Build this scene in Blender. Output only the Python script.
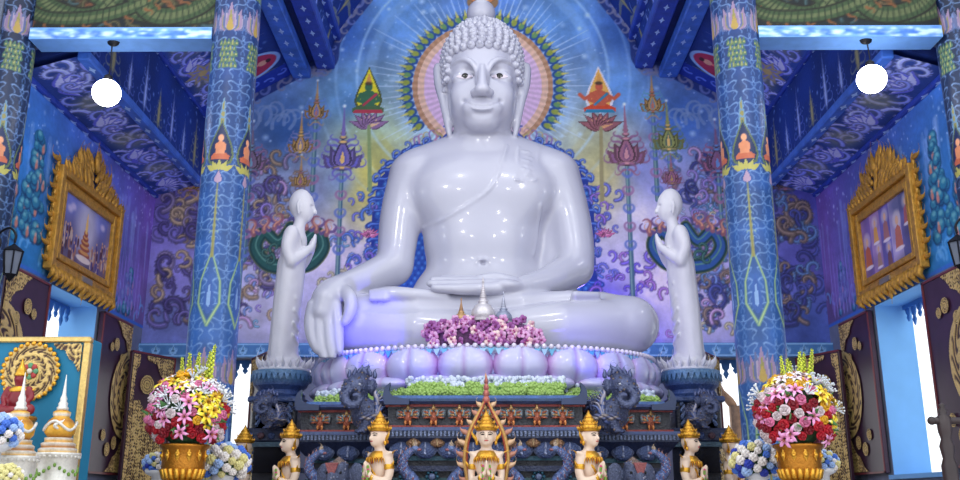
import bpy, math, random
import numpy as np
from mathutils import Vector, Matrix, Quaternion
for _o in list(bpy.data.objects): bpy.data.objects.remove(_o)
SC = bpy.context.scene; COL = SC.collection
R = math.radians; PI = math.pi
# ------------------------------------------------------------------ camera, sky, lights, exposure
CAMZ = 1.4; PITCH = R(15.6); FPX = 934.0; AX = 485.0
cam = bpy.data.objects.new('camera', bpy.data.cameras.new('camera')); COL.objects.link(cam)
cam.location = (0, 0, CAMZ); cam.rotation_euler = (R(90) + PITCH, 0, R(0.318))
cam.data.sensor_width = 36; cam.data.lens = 36 * FPX / 960; cam.data.clip_end = 400
SC.camera = cam
world = bpy.data.worlds.new('sky'); SC.world = world; world.use_nodes = True
_n = world.node_tree.nodes; _bg = _n['Background']
_bg.inputs[0].default_value = (0.90, 0.95, 1.0, 1); _bg.inputs[1].default_value = 1.62
def lamp(name, kind, loc, power, color=(1, 1, 1), size=0.2, aim=None, spot=None, shape=None, size_y=None):
    d = bpy.data.lights.new(name, kind); d.energy = power; d.color = color
    if kind == 'AREA':
        d.size = size
        if size_y: d.shape = 'RECTANGLE'; d.size_y = size_y
    else: d.shadow_soft_size = size
    if spot: d.spot_size = R(spot); d.spot_blend = 0.6
    o = bpy.data.objects.new(name, d); COL.objects.link(o); o.location = loc
    if aim is not None:
        o.rotation_euler = (Vector(aim) - Vector(loc)).to_track_quat('-Z', 'Y').to_euler()
    return o
# globe lamps of the hall on this side of the altar (out of frame, behind the camera's view) and downlights
for _x, _y in ((-3.0, 2.5), (3.0, 2.5), (-3.6, 6.5), (3.6, 6.5)):
    lamp('hall_globe_light', 'POINT', (_x, _y, 7.4), 130, (1.0, 0.97, 0.98), 0.3)
for _x in (-1.1, 1.1):
    lamp('altar_spot_light', 'SPOT', (_x * 1.6, 7.0, 9.6), 200, (0.97, 0.97, 1.0), 0.12, (_x * .3, 13, 5.6), 60)
# blue led floods tucked behind the garlands
lamp('blue_led', 'SPOT', (-1.45, 11.0, 3.05), 100, (0.08, 0.05, 1.0), 0.08, (-1.5, 12.3, 3.62), 55)
lamp('blue_led', 'SPOT', (-.75, 10.72, 2.9), 9, (0.10, 0.06, 1.0), 0.06, (-.8, 11.5, 3.02), 70)
lamp('blue_led', 'SPOT', (1.2, 10.9, 3.0), 25, (0.10, 0.06, 1.0), 0.08, (1.7, 12.4, 3.6), 75)
lamp('blue_led', 'POINT', (-1.7, 14.9, 4.2), 22, (0.16, 0.12, 1.0), 0.1)
lamp('blue_led', 'POINT', (1.9, 14.9, 4.2), 26, (0.16, 0.10, 1.0), 0.1)
for _x in (-1.7, 1.7): lamp('mural_wash_light', 'POINT', (_x, 15.0, 3.3), 30, (1.0, .97, 1.0), 0.15)
SC.view_settings.view_transform = 'Standard'; SC.view_settings.look = 'None'
SC.view_settings.gamma = 1; SC.view_settings.use_curve_mapping = False
SC.view_settings.exposure = 0.0

# ------------------------------------------------------------------ helpers
def at(px, py, Y):
    u = (px - AX) / FPX; v = (240 - py) / FPX; d = math.cos(PITCH) - v * math.sin(PITCH)
    return np.array((u / d * Y, Y, CAMZ + (math.sin(PITCH) + v * math.cos(PITCH)) / d * Y))
def lin(c):
    c = np.asarray(c, float)
    return np.where(c <= 0.04045, c / 12.92, ((c + 0.055) / 1.055) ** 2.4)
def rgb(r, g, b): return np.array((r, g, b)) / 255.0
MATS = {}
def mat(name, color=None, rough=0.5, metal=0.0, noise=0.0, nscale=8.0, bump=0.0, bscale=20.0, coat=0.0, emit=None, estr=1.0, attr=False, trans=0.0, spec=0.5):
    """procedural material: base colour (or the painted colour attribute) varied by noise, with an optional bump"""
    if name in MATS: return MATS[name]
    m = bpy.data.materials.new(name); m.use_nodes = True
    nt = m.node_tree; b = nt.nodes['Principled BSDF']; L = nt.links
    b.inputs['Roughness'].default_value = rough; b.inputs['Metallic'].default_value = metal
    b.inputs['Coat Weight'].default_value = coat; b.inputs['Coat Roughness'].default_value = 0.06
    b.inputs['Specular IOR Level'].default_value = spec
    tc = nt.nodes.new('ShaderNodeTexCoord')
    if attr:
        at_ = nt.nodes.new('ShaderNodeAttribute'); at_.attribute_name = 'Col'; src = at_.outputs['Color']
    else:
        r_ = nt.nodes.new('ShaderNodeRGB'); r_.outputs[0].default_value = (*lin(color), 1); src = r_.outputs[0]
    if noise > 0:
        nz = nt.nodes.new('ShaderNodeTexNoise'); nz.inputs['Scale'].default_value = nscale; nz.inputs['Detail'].default_value = 4
        L.new(tc.outputs['Object'], nz.inputs['Vector'])
        mr = nt.nodes.new('ShaderNodeMapRange'); mr.inputs['From Min'].default_value = .25; mr.inputs['From Max'].default_value = .75
        mr.inputs['To Min'].default_value = 1 - noise; mr.inputs['To Max'].default_value = 1 + noise
        L.new(nz.outputs['Fac'], mr.inputs['Value'])
        mx = nt.nodes.new('ShaderNodeVectorMath'); mx.operation = 'SCALE'
        L.new(src, mx.inputs[0]); L.new(mr.outputs[0], mx.inputs['Scale']); src = mx.outputs[0]
    L.new(src, b.inputs['Base Color'])
    if bump > 0:
        nb = nt.nodes.new('ShaderNodeTexNoise'); nb.inputs['Scale'].default_value = bscale; nb.inputs['Detail'].default_value = 5
        L.new(tc.outputs['Object'], nb.inputs['Vector'])
        bp = nt.nodes.new('ShaderNodeBump'); bp.inputs['Strength'].default_value = bump; bp.inputs['Distance'].default_value = 0.03
        L.new(nb.outputs['Fac'], bp.inputs['Height']); L.new(bp.outputs[0], b.inputs['Normal'])
    if emit is not None:
        b.inputs['Emission Color'].default_value = (*lin(emit), 1); b.inputs['Emission Strength'].default_value = estr
    MATS[name] = m; return m
def mesh_from(name, V, F, m=None, smooth=False, col=None):
    """V (n,3), F list of tuples or (k,4) array"""
    me = bpy.data.meshes.new(name); V = np.asarray(V, np.float32)
    if isinstance(F, np.ndarray) and F.ndim == 2:
        k, w = F.shape; me.vertices.add(len(V)); me.vertices.foreach_set('co', V.ravel())
        me.loops.add(k * w); me.loops.foreach_set('vertex_index', F.astype(np.int32).ravel())
        me.polygons.add(k); me.polygons.foreach_set('loop_start', np.arange(0, k * w, w, dtype=np.int32))
        me.update(calc_edges=True)
    else:
        me.from_pydata([tuple(map(float, v)) for v in V], [], F); me.update()
    if smooth: me.polygons.foreach_set('use_smooth', np.ones(len(me.polygons), bool))
    if col is not None:
        a = me.color_attributes.new('Col', 'FLOAT_COLOR', 'POINT')
        c = np.ones((len(V), 4), np.float32); c[:, :3] = lin(np.clip(col, 0, 1)); a.data.foreach_set('color', c.ravel())
    if m is not None: me.materials.append(m)
    return me
def link(name, me, parent=None, loc=None, kind=None, label=None):
    o = bpy.data.objects.new(name, me); COL.objects.link(o)
    if parent is not None: o.parent = parent
    if loc is not None: o.location = tuple(map(float, loc))
    if kind: o['kind'] = kind
    if label: o['label'] = label
    return o
def tag(o, label, cat, group=None, kind=None):
    o['label'] = label; o['category'] = cat
    if group: o['group'] = group
    if kind: o['kind'] = kind
    return o
def thing(name, label, cat, loc=(0, 0, 0), rz=0.0, group=None):
    o = bpy.data.objects.new(name, None); COL.objects.link(o); o.empty_display_size = 0.1
    o.location = tuple(map(float, loc)); o.rotation_euler = (0, 0, rz)
    return tag(o, label, cat, group)
def copy_tree(o, label=None, loc=None, rz=None, scale=None, parent=None):
    c = o.copy(); COL.objects.link(c)
    if parent is not None: c.parent = parent
    if label: c['label'] = label
    if loc is not None: c.location = tuple(map(float, loc))
    if rz is not None: c.rotation_euler = (0, 0, rz)
    if scale is not None: c.scale = scale
    for ch in [k for k in KIDS.get(o.name, [])]:
        copy_tree(bpy.data.objects[ch], parent=c)
    return c
KIDS = {}
def kids(root):
    """remember the children of a finished thing so that copies can be made of it"""
    KIDS[root.name] = [k.name for k in root.children]
    for k in root.children: kids(k)
class MB:
    """collects shapes with a colour each into ONE mesh"""
    def __init__(s): s.v = []; s.f = []; s.c = []; s.n = 0
    def add(s, V, F, c=(1, 1, 1)):
        V = np.asarray(V, float); s.v.append(V); s.f += [tuple(i + s.n for i in f) for f in F]
        c = np.asarray(c, float); s.c.append(np.tile(c, (len(V), 1)) if c.ndim == 1 else c); s.n += len(V); return s
    def box(s, lo, hi, c=(1, 1, 1), bev=0.0):
        lo = np.minimum(lo, hi) if False else np.asarray(lo, float); hi = np.asarray(hi, float)
        if bev <= 0:
            V = [(x, y, z) for x in (lo[0], hi[0]) for y in (lo[1], hi[1]) for z in (lo[2], hi[2])]
            F = [(0, 1, 3, 2), (4, 6, 7, 5), (0, 4, 5, 1), (2, 3, 7, 6), (0, 2, 6, 4), (1, 5, 7, 3)]
            return s.add(V, F, c)
        b = bev; V = []; idx = {}
        for i, x in enumerate((0, 1)):
            for j, y in enumerate((0, 1)):
                for k, z in enumerate((0, 1)):
                    P = np.where((x, y, z), hi, lo); sg = np.where((x, y, z), -1, 1)
                    for a in range(3):
                        Q = P + sg * b; Q[a] = P[a]; idx[(x, y, z, a)] = len(V); V.append(Q)
        F = []
        for a in range(3):
            u, w = [t for t in range(3) if t != a]
            for e in (0, 1):
                q = []
                for (p_, r_) in ((0, 0), (1, 0), (1, 1), (0, 1)):
                    k = [0, 0, 0]; k[a] = e; k[u] = p_; k[w] = r_; q.append(idx[(*k, a)])
                F.append(tuple(q))
        for a in range(3):
            u, w = [t for t in range(3) if t != a]
            for p_ in (0, 1):
                for r_ in (0, 1):
                    k0 = [0, 0, 0]; k0[u] = p_; k0[w] = r_; k1 = list(k0); k1[a] = 1
                    F.append((idx[(*k0, u)], idx[(*k1, u)], idx[(*k1, w)], idx[(*k0, w)]))
        for k in ((x, y, z) for x in (0, 1) for y in (0, 1) for z in (0, 1)):
            F.append((idx[(*k, 0)], idx[(*k, 1)], idx[(*k, 2)]))
        return s.add(V, F, c)
    def lathe(s, prof, seg=24, c=(1, 1, 1), ctr=(0, 0, 0), sx=1.0, sy=1.0, cols=None, cap=True):
        n = len(prof); V = []; F = []; C = []
        for i, (r, z) in enumerate(prof):
            for k in range(seg):
                a = 2 * PI * k / seg; V.append((ctr[0] + r * sx * math.cos(a), ctr[1] + r * sy * math.sin(a), ctr[2] + z))
                C.append(cols[i] if cols is not None else c)
        for i in range(n - 1):
            for k in range(seg):
                k2 = (k + 1) % seg; F.append((i * seg + k, i * seg + k2, (i + 1) * seg + k2, (i + 1) * seg + k))
        if cap: F.append(tuple(range(seg))[::-1]); F.append(tuple((n - 1) * seg + k for k in range(seg)))
        return s.add(V, F, np.array(C, float))
    def tube(s, P, rad, seg=8, c=(1, 1, 1), flat=1.0, up=None, cols=None):
        """tapered tube through points P; flat squeezes the section along the local binormal"""
        P = [np.asarray(p, float) for p in P]; n = len(P)
        rad = [rad] * n if np.isscalar(rad) else list(rad)
        if len(rad) != n: rad = np.interp(np.linspace(0, 1, n), np.linspace(0, 1, len(rad)), rad)
        V = []; F = []; C = []; prev = None
        for i in range(n):
            t = P[min(i + 1, n - 1)] - P[max(i - 1, 0)]; t = t / (np.linalg.norm(t) + 1e-9)
            if prev is None:
                a = np.array(up if up is not None else ((0, 1, 0) if abs(t[1]) < .9 else (1, 0, 0)), float)
            else: a = prev
            a = a - t * a.dot(t); a /= np.linalg.norm(a) + 1e-9; prev = a; b = np.cross(t, a)
            for k in range(seg):
                th = 2 * PI * k / seg
                V.append(P[i] + rad[i] * (math.cos(th) * a * flat + math.sin(th) * b)); C.append(cols[i] if cols is not None else c)
        for i in range(n - 1):
            for k in range(seg):
                k2 = (k + 1) % seg; F.append((i * seg + k, i * seg + k2, (i + 1) * seg + k2, (i + 1) * seg + k))
        F.append(tuple(range(seg))[::-1]); F.append(tuple((n - 1) * seg + k for k in range(seg)))
        return s.add(V, F, np.array(C, float))
    def ball(s, c0, r, c=(1, 1, 1), seg=10, rings=6, M=None):
        r = np.array([r] * 3 if np.isscalar(r) else r, float); V = []; F = []
        for i in range(1, rings):
            ph = PI * i / rings
            for k in range(seg):
                th = 2 * PI * k / seg; V.append((math.sin(ph) * math.cos(th), math.sin(ph) * math.sin(th), math.cos(ph)))
        V += [(0, 0, 1), (0, 0, -1)]; a = len(V) - 2
        for i in range(rings - 2):
            for k in range(seg):
                k2 = (k + 1) % seg; F.append((i * seg + k, (i + 1) * seg + k, (i + 1) * seg + k2, i * seg + k2))
        for k in range(seg):
            k2 = (k + 1) % seg; F.append((a, k, k2)); F.append((a + 1, (rings - 2) * seg + k2, (rings - 2) * seg + k))
        V = np.array(V) * r
        if M is not None: V = V @ np.asarray(M).T
        return s.add(V + np.asarray(c0, float), F, c)
    def prism(s, pts, o, ex, ez, th, c=(1, 1, 1)):
        """flat outline pts (a,b) in the plane spanned by ex, ez at o, given thickness th along ex x ez"""
        o, ex, ez = (np.asarray(q, float) for q in (o, ex, ez)); nrm = np.cross(ex, ez); n = len(pts)
        A = [o + p[0] * ex + p[1] * ez for p in pts]; V = A + [q + nrm * th for q in A]
        F = [tuple(range(n)), tuple(range(2 * n - 1, n - 1, -1))] + [(i, (i + 1) % n, n + (i + 1) % n, n + i)[::-1] for i in range(n)]
        return s.add(V, F, c)
    def build(s, name, m, parent=None, smooth=False, loc=None, kind=None, label=None):
        me = mesh_from(name, np.concatenate(s.v), s.f, m, smooth, np.concatenate(s.c))
        return link(name, me, parent, loc, kind, label)
def flame_pts(size, curl=1.0, n=9, ang=PI / 2, flip=1):
    """centre line of a curling flame tongue, in (a, b) plane coordinates"""
    p = np.zeros(2); out = [p.copy()]
    for i in range(1, n):
        t = i / (n - 1); d = ang + flip * curl * (1.5 * math.sin(t * PI * 1.25) - .35)
        p = p + size / (n - 1) * np.array((math.cos(d), math.sin(d))); out.append(p.copy())
    return out
def flame(mb, o, ex, ez, size, w, c, curl=1.0, ang=PI / 2, flip=1, flat=.6, seg=6, n=8):
    ex, ez = np.asarray(ex, float), np.asarray(ez, float)
    P = [np.asarray(o, float) + a * ex + b * ez for a, b in flame_pts(size, curl, n, ang, flip)]
    t = np.linspace(0, 1, n); rad = w * (np.sin(np.clip(t * 1.15 + .22, 0, 1) * PI) ** .8 * .9 + .06)
    mb.tube(P, rad, seg, c, flat, up=np.cross(ex, ez))
# ---- implicit sculpting: fields on a grid, smooth unions, surface nets
class Sculpt:
    def __init__(s, lo, hi, h):
        s.lo = np.array(lo, float); s.h = h; n = np.ceil((np.array(hi) - s.lo) / h).astype(int) + 1
        s.f = np.full(n, 1.0, np.float32); s.ax = [(s.lo[i] + np.arange(n[i]) * h).astype(np.float32) for i in range(3)]
    def _win(s, lo, hi, k):
        sl = []
        for i in range(3):
            a = int(max(0, math.floor((lo[i] - k - s.lo[i]) / s.h) - 2)); b = int(min(s.f.shape[i], math.ceil((hi[i] + k - s.lo[i]) / s.h) + 3))
            if b <= a: return None, None
            sl.append(slice(a, b))
        return tuple(sl), (s.ax[0][sl[0]][:, None, None], s.ax[1][sl[1]][None, :, None], s.ax[2][sl[2]][None, None, :])
    def _put(s, sl, d, k, sub):
        a = s.f[sl]
        if sub:
            a = -a; h = np.clip(.5 + .5 * (d - a) / k, 0, 1); s.f[sl] = -(d + (a - d) * h - k * h * (1 - h))
        else:
            h = np.clip(.5 + .5 * (d - a) / k, 0, 1); s.f[sl] = d + (a - d) * h - k * h * (1 - h)
    def cap(s, a, b, ra, rb=None, k=.05, sub=False):
        rb = ra if rb is None else rb; a = np.asarray(a, np.float32); b = np.asarray(b, np.float32); r = max(ra, rb)
        sl, g = s._win(np.minimum(a, b) - r, np.maximum(a, b) + r, k)
        if sl is None: return
        ab = b - a; L2 = float(ab @ ab) + 1e-12
        p = [g[i] - a[i] for i in range(3)]
        t = np.clip((p[0] * ab[0] + p[1] * ab[1] + p[2] * ab[2]) / L2, 0, 1)
        d = np.sqrt(sum((p[i] - t * ab[i]) ** 2 for i in range(3))) - (ra + (rb - ra) * t)
        s._put(sl, d, k, sub)
    def chain(s, P, rad, k=.05, sub=False, n=0):
        P = [np.asarray(p, float) for p in P]
        rad = [rad] * len(P) if np.isscalar(rad) else list(rad)
        if len(rad) != len(P): rad = list(np.interp(np.linspace(0, 1, len(P)), np.linspace(0, 1, len(rad)), rad))
        if n: P, rad = smooth_path(P, rad, n)
        lo = np.min([p - r for p, r in zip(P, rad)], 0); hi = np.max([p + r for p, r in zip(P, rad)], 0)
        sl, g = s._win(lo, hi, k)
        if sl is None: return
        best = None
        for i in range(len(P) - 1):
            a = P[i].astype(np.float32); ab = (P[i + 1] - P[i]).astype(np.float32); L2 = float(ab @ ab) + 1e-12
            p = [g[j] - a[j] for j in range(3)]
            t = np.clip((p[0] * ab[0] + p[1] * ab[1] + p[2] * ab[2]) / L2, 0, 1)
            d = np.sqrt(sum((p[j] - t * ab[j]) ** 2 for j in range(3))) - (rad[i] + (rad[i + 1] - rad[i]) * t)
            best = d if best is None else np.minimum(best, d)
        s._put(sl, best, k, sub)
    def ell(s, c, r, k=.05, sub=False, M=None):
        c = np.asarray(c, np.float32); r = np.asarray(r, np.float32); m = float(max(r)) if M is not None else r
        sl, g = s._win(c - m, c + m, k)
        if sl is None: return
        p = [g[i] - c[i] for i in range(3)]
        if M is not None:
            M = np.asarray(M, np.float32); p = [p[0] * M[0, i] + p[1] * M[1, i] + p[2] * M[2, i] for i in range(3)]
        k0 = np.sqrt(sum((p[i] / r[i]) ** 2 for i in range(3))); k1 = np.sqrt(sum((p[i] / r[i] ** 2) ** 2 for i in range(3))) + 1e-9
        s._put(sl, k0 * (k0 - 1) / k1, k, sub)
    def sample(s, p):
        i = np.clip(((np.asarray(p) - s.lo) / s.h), 0, np.array(s.f.shape) - 1.001); j = i.astype(int); t = i - j; v = 0
        for a in (0, 1):
            for b in (0, 1):
                for c in (0, 1):
                    v += s.f[j[0] + a, j[1] + b, j[2] + c] * (t[0] if a else 1 - t[0]) * (t[1] if b else 1 - t[1]) * (t[2] if c else 1 - t[2])
        return v
    def surf(s, px, py, Y0, Y1):
        """front surface met by the line of sight through a picture point, between two depths"""
        Y = Y0; st = s.h * .7
        while Y < Y1:
            if s.sample(at(px, py, Y)) < 0: return at(px, py, Y - st * .5)
            Y += st
        return None
    def hit(s, o, d, tmax):
        """outermost surface point from o along d"""
        o = np.asarray(o, float); d = np.asarray(d, float); t = tmax
        while t > 0:
            if s.sample(o + d * t) < 0: return o + d * t
            t -= s.h * .7
        return o
    def mesh(s, relax=1):
        f = s.f; f[0] = f[-1] = 1; f[:, 0] = f[:, -1] = 1; f[:, :, 0] = f[:, :, -1] = 1
        neg = f < 0; n = np.array(f.shape)
        cnt = np.zeros(n - 1, np.int8); offs = [(a, b, c) for a in (0, 1) for b in (0, 1) for c in (0, 1)]
        for a, b, c in offs: cnt += neg[a:n[0] - 1 + a, b:n[1] - 1 + b, c:n[2] - 1 + c]
        idx = np.argwhere((cnt > 0) & (cnt < 8)); ids = np.full(n - 1, -1, np.int32); ids[tuple(idx.T)] = np.arange(len(idx))
        val = [f[idx[:, 0] + a, idx[:, 1] + b, idx[:, 2] + c] for a, b, c in offs]
        acc = np.zeros((len(idx), 3)); w = np.zeros(len(idx))
        for i in range(8):
            for j in range(i + 1, 8):
                d = np.array(offs[j]) - np.array(offs[i])
                if np.abs(d).sum() != 1: continue
                m = (val[i] < 0) != (val[j] < 0); t = np.where(m, val[i] / np.where(m, val[i] - val[j], 1), 0)
                acc += m[:, None] * (np.array(offs[i]) + t[:, None] * d); w += m
        V = (idx + acc / w[:, None]) * s.h + s.lo; Q = []
        for ax in range(3):
            u, v = (ax + 1) % 3, (ax + 2) % 3
            a = np.take(neg, range(n[ax] - 1), ax); b = np.take(neg, range(1, n[ax]), ax)
            e = np.argwhere(a != b); e = e[(e[:, u] > 0) & (e[:, v] > 0) & (e[:, u] < n[u] - 1) & (e[:, v] < n[v] - 1)]
            du = np.zeros(3, int); du[u] = 1; dv = np.zeros(3, int); dv[v] = 1
            q = np.stack([ids[tuple((e - o_).T)] for o_ in (du + dv, dv, np.zeros(3, int), du)], 1)
            sgn = neg[tuple(e.T)]; q[~sgn] = q[~sgn][:, ::-1]; Q.append(q)
        Q = np.concatenate(Q)
        for _ in range(relax):
            S = np.zeros_like(V); N = np.zeros(len(V))
            for k in range(4):
                A, B = Q[:, k], Q[:, (k + 1) % 4]
                for c in range(3): S[:, c] += np.bincount(A, V[B, c], len(V)) + np.bincount(B, V[A, c], len(V))
                N += np.bincount(A, minlength=len(V)) + np.bincount(B, minlength=len(V))
            V = V * .4 + .6 * S / np.maximum(N, 1)[:, None]
        return V, Q
def smooth_path(P, rad, n):
    P = [np.asarray(p, float) for p in P]; Q = []; rr = []
    for i in range(len(P) - 1):
        p0, p1, p2, p3 = P[max(i - 1, 0)], P[i], P[i + 1], P[min(i + 2, len(P) - 1)]
        for k in range(n):
            t = k / n
            Q.append(.5 * (2 * p1 + (p2 - p0) * t + (2 * p0 - 5 * p1 + 4 * p2 - p3) * t * t + (3 * p1 - p0 - 3 * p2 + p3) * t ** 3))
            rr.append(rad[i] + (rad[i + 1] - rad[i]) * t)
    return Q + [P[-1]], rr + [rad[-1]]
# ---- mural painting: a canvas of points on a surface, brush strokes give each point its paint
class Canvas:
    def __init__(s, x0, x1, z0, z1, res, base):
        s.W = int(round((x1 - x0) * res)) + 1; s.H = int(round((z1 - z0) * res)) + 1
        s.X = np.linspace(x0, x1, s.W); s.Z = np.linspace(z0, z1, s.H); s.px = 1.0 / res
        s.c = np.tile(np.asarray(base, float), (s.H, s.W, 1))
    def grid(s): return np.meshgrid(s.X, s.Z)
    def _w(s, xa, xb, za, zb):
        i0, i1 = np.searchsorted(s.X, xa), np.searchsorted(s.X, xb); j0, j1 = np.searchsorted(s.Z, za), np.searchsorted(s.Z, zb)
        if i1 <= i0 or j1 <= j0: return None
        return (slice(j0, j1), slice(i0, i1)), *np.meshgrid(s.X[i0:i1], s.Z[j0:j1])
    def mix(s, sl, a, col): s.c[sl] += (np.asarray(col) - s.c[sl]) * np.clip(a, 0, 1)[..., None]
    def disc(s, x, z, rx, rz=None, col=(1, 1, 1), a=1.0, soft=None, rot=0.0):
        rz = rx if rz is None else rz; soft = s.px if soft is None else soft; m = max(rx, rz) + soft
        w = s._w(x - m, x + m, z - m, z + m)
        if w is None: return
        sl, X, Z = w; u = (X - x) * math.cos(rot) + (Z - z) * math.sin(rot); v = -(X - x) * math.sin(rot) + (Z - z) * math.cos(rot)
        d = (np.sqrt((u / rx) ** 2 + (v / rz) ** 2) - 1) * min(rx, rz); s.mix(sl, a * np.clip(.5 - d / soft, 0, 1), col)
    def ring(s, x, z, r, w, col, a=1.0, soft=None):
        soft = s.px if soft is None else soft; m = r + w + soft; q = s._w(x - m, x + m, z - m, z + m)
        if q is None: return
        sl, X, Z = q; d = np.abs(np.hypot(X - x, Z - z) - r) - w; s.mix(sl, a * np.clip(.5 - d / soft, 0, 1), col)
    def poly(s, P, col, a=1.0):
        P = np.asarray(P, float); q = s._w(P[:, 0].min() - s.px, P[:, 0].max() + s.px, P[:, 1].min() - s.px, P[:, 1].max() + s.px)
        if q is None: return
        sl, X, Z = q; ins = np.zeros(X.shape, bool); n = len(P)
        for i in range(n):
            (xa, za), (xb, zb) = P[i], P[(i + 1) % n]
            if za == zb: continue
            ins ^= ((za > Z) != (zb > Z)) & (X < (xb - xa) * (Z - za) / (zb - za) + xa)
        s.mix(sl, a * ins.astype(float), col)
    def stroke(s, P, w0, w1, col, a=1.0, soft=None):
        P = np.asarray(P, float); soft = s.px if soft is None else soft; m = max(w0, w1) + soft
        q = s._w(P[:, 0].min() - m, P[:, 0].max() + m, P[:, 1].min() - m, P[:, 1].max() + m)
        if q is None: return
        sl, X, Z = q; al = np.zeros(X.shape); n = len(P) - 1
        for i in range(n):
            d = P[i + 1] - P[i]; L2 = d @ d + 1e-12
            t = np.clip(((X - P[i, 0]) * d[0] + (Z - P[i, 1]) * d[1]) / L2, 0, 1); ws = w0 + (w1 - w0) * (i + t) / n
            al = np.maximum(al, np.clip(.5 - (np.hypot(X - P[i, 0] - t * d[0], Z - P[i, 1] - t * d[1]) - ws) / soft, 0, 1))
        s.mix(sl, a * al, col)
    def kanok(s, x, z, size, ang, flip, col, w=None, curl=1.0, a=1.0, spiral=False):
        w = size * .09 if w is None else w; n = 12 if spiral else 9; p = np.array((x, z), float); P = [p.copy()]
        for i in range(1, n):
            t = i / (n - 1)
            if spiral: d = ang + flip * curl * (4.6 * t ** 1.3 - .5); st = size / n * (1.6 - 1.2 * t)
            else: d = ang + flip * curl * (1.5 * math.sin(t * PI * 1.25) - .35); st = size / (n - 1)
            p = p + st * np.array((math.cos(d), math.sin(d))); P.append(p.copy())
        s.stroke(P, w, w * .25, col, a)
    def flamelet(s, x, z, h, w, col, a=1.0, rot=0.0):
        t = np.linspace(0, 1, 9); r = w * np.sin(np.clip(t, 0, 1) ** .6 * PI) * (1 - t * .35)
        P = np.array([(-rr, h * tt) for rr, tt in zip(r, t)] + [(rr, h * tt) for rr, tt in zip(r[::-1], t[::-1])])
        c, q = math.cos(rot), math.sin(rot); s.poly([(x + c * u - q * v, z + q * u + c * v) for u, v in P], col, a)
    def stars(s, rng, n, x0, x1, z0, z1, col=(.8, .9, 1), r=(.008, .03), a=.8):
        for _ in range(n):
            q = rng.random(4); rr = r[0] + (r[1] - r[0]) * q[2] ** 3
            s.disc(x0 + (x1 - x0) * q[0], z0 + (z1 - z0) * q[1], rr, col=col, a=a * (.4 + .6 * q[3]), soft=rr * 1.6)
    def noise(s, rng, cell, amp):
        nx = max(2, int((s.X[-1] - s.X[0]) / cell) + 2); nz = max(2, int((s.Z[-1] - s.Z[0]) / cell) + 2); g = rng.random((nz, nx)) - .5
        fx = np.linspace(0, nx - 1.001, s.W); fz = np.linspace(0, nz - 1.001, s.H); i = fx.astype(int); j = fz.astype(int)
        tx = fx - i; tz = (fz - j)[:, None]; tx = tx * tx * (3 - 2 * tx); tz = tz * tz * (3 - 2 * tz); J, I = np.meshgrid(j, i, indexing='ij')
        return amp * ((g[J, I] * (1 - tx) + g[J, I + 1] * tx) * (1 - tz) + (g[J + 1, I] * (1 - tx) + g[J + 1, I + 1] * tx) * tz)
    def mesh(s, name, fn, m, gain=1.14, smooth=False):
        """fn maps canvas arrays X, Z to world x, y, z"""
        X, Z = s.grid(); V = np.stack([np.broadcast_to(q, X.shape) for q in fn(X, Z)], -1).reshape(-1, 3)
        i = np.arange(s.H * s.W).reshape(s.H, s.W); F = np.stack([i[:-1, :-1], i[:-1, 1:], i[1:, 1:], i[1:, :-1]], -1).reshape(-1, 4)
        return mesh_from(name, V, F, m, smooth, np.clip(s.c.reshape(-1, 3) * gain * .92 + .035, 0, 1))
# ------------------------------------------------------------------ the hall
WX = 5.95; YB = 16.0; YC = 10.6
M_paint = mat('mural_paint', attr=True, rough=.62, noise=.10, nscale=14, bump=.12, bscale=30, spec=.3)
M_gloss_paint = mat('column_paint', attr=True, rough=.42, noise=.08, nscale=18, bump=.12, bscale=40, spec=.4)
M_blue_trim = mat('blue_trim_paint', rgb(70, 130, 200), rough=.5, noise=.25, nscale=9, bump=.3, bscale=25)
M_pale_blue = mat('pale_blue_plaster', rgb(120, 180, 235), rough=.7, noise=.06, nscale=3)
M_stone = mat('grey_plaster', rgb(120, 128, 150), rough=.75, noise=.15, nscale=5, bump=.15)
M_floor = mat('floor_tiles', rgb(190, 180, 175), rough=.25, noise=.06, nscale=2)
def struct(mb, name, m, parent=None, smooth=False):
    return mb.build(name, m, parent, smooth, kind='structure')
struct(MB().box((-8, -1, -.2), (8, 17.5, 0)), 'floor', M_floor)

def wpt(px, py, Y=YB):
    p = at(px, py, Y); return p[0], p[2]
def field(cv, pts, proj, power=3.0):
    """base paint of a mural: soft blend of colour patches"""
    X, Z = cv.grid(); num = np.zeros(X.shape + (3,)); den = np.zeros(X.shape)
    for px, py, c in pts:
        x, z = proj(px, py); w = 1 / ((X - x) ** 2 + (Z - z) ** 2 + .05) ** (power / 2); num += w[..., None] * np.array(c) / 255; den += w
    cv.c = num / den[..., None]
def kanok_branch(cv, x, z, size, ang, fl, col, hi, a=.9):
    """a curling stem edged with small flame leaves, dark under-paint, light edge"""
    p = np.array((x, z), float); P = [p.copy()]; D = []; n = 15
    for i in range(1, n):
        t = i / (n - 1); d = ang + fl * (-.9 + 5.4 * t ** 1.25); D.append(d); p = p + size / n * (1.7 - 1.25 * t) * np.array((math.cos(d), math.sin(d))); P.append(p.copy())
    dk = np.array(col) * .55; cv.stroke(P, size * .10, size * .05, dk, a * .8)
    for i in range(1, n - 2):
        L = size * (.26 - .011 * i); d = D[i] - fl * 1.05
        cv.kanok(P[i][0], P[i][1], L, d, fl, dk, L * .16, 1.0, a * .8); cv.kanok(P[i][0], P[i][1], L * .92, d, fl, col if i % 2 else hi, L * .075, 1.0, a)
    cv.stroke(P, size * .055, size * .02, col, a); cv.stroke([q + np.array((-.2, .3)) * size * .05 for q in P], size * .016, size * .008, hi, a)
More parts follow.
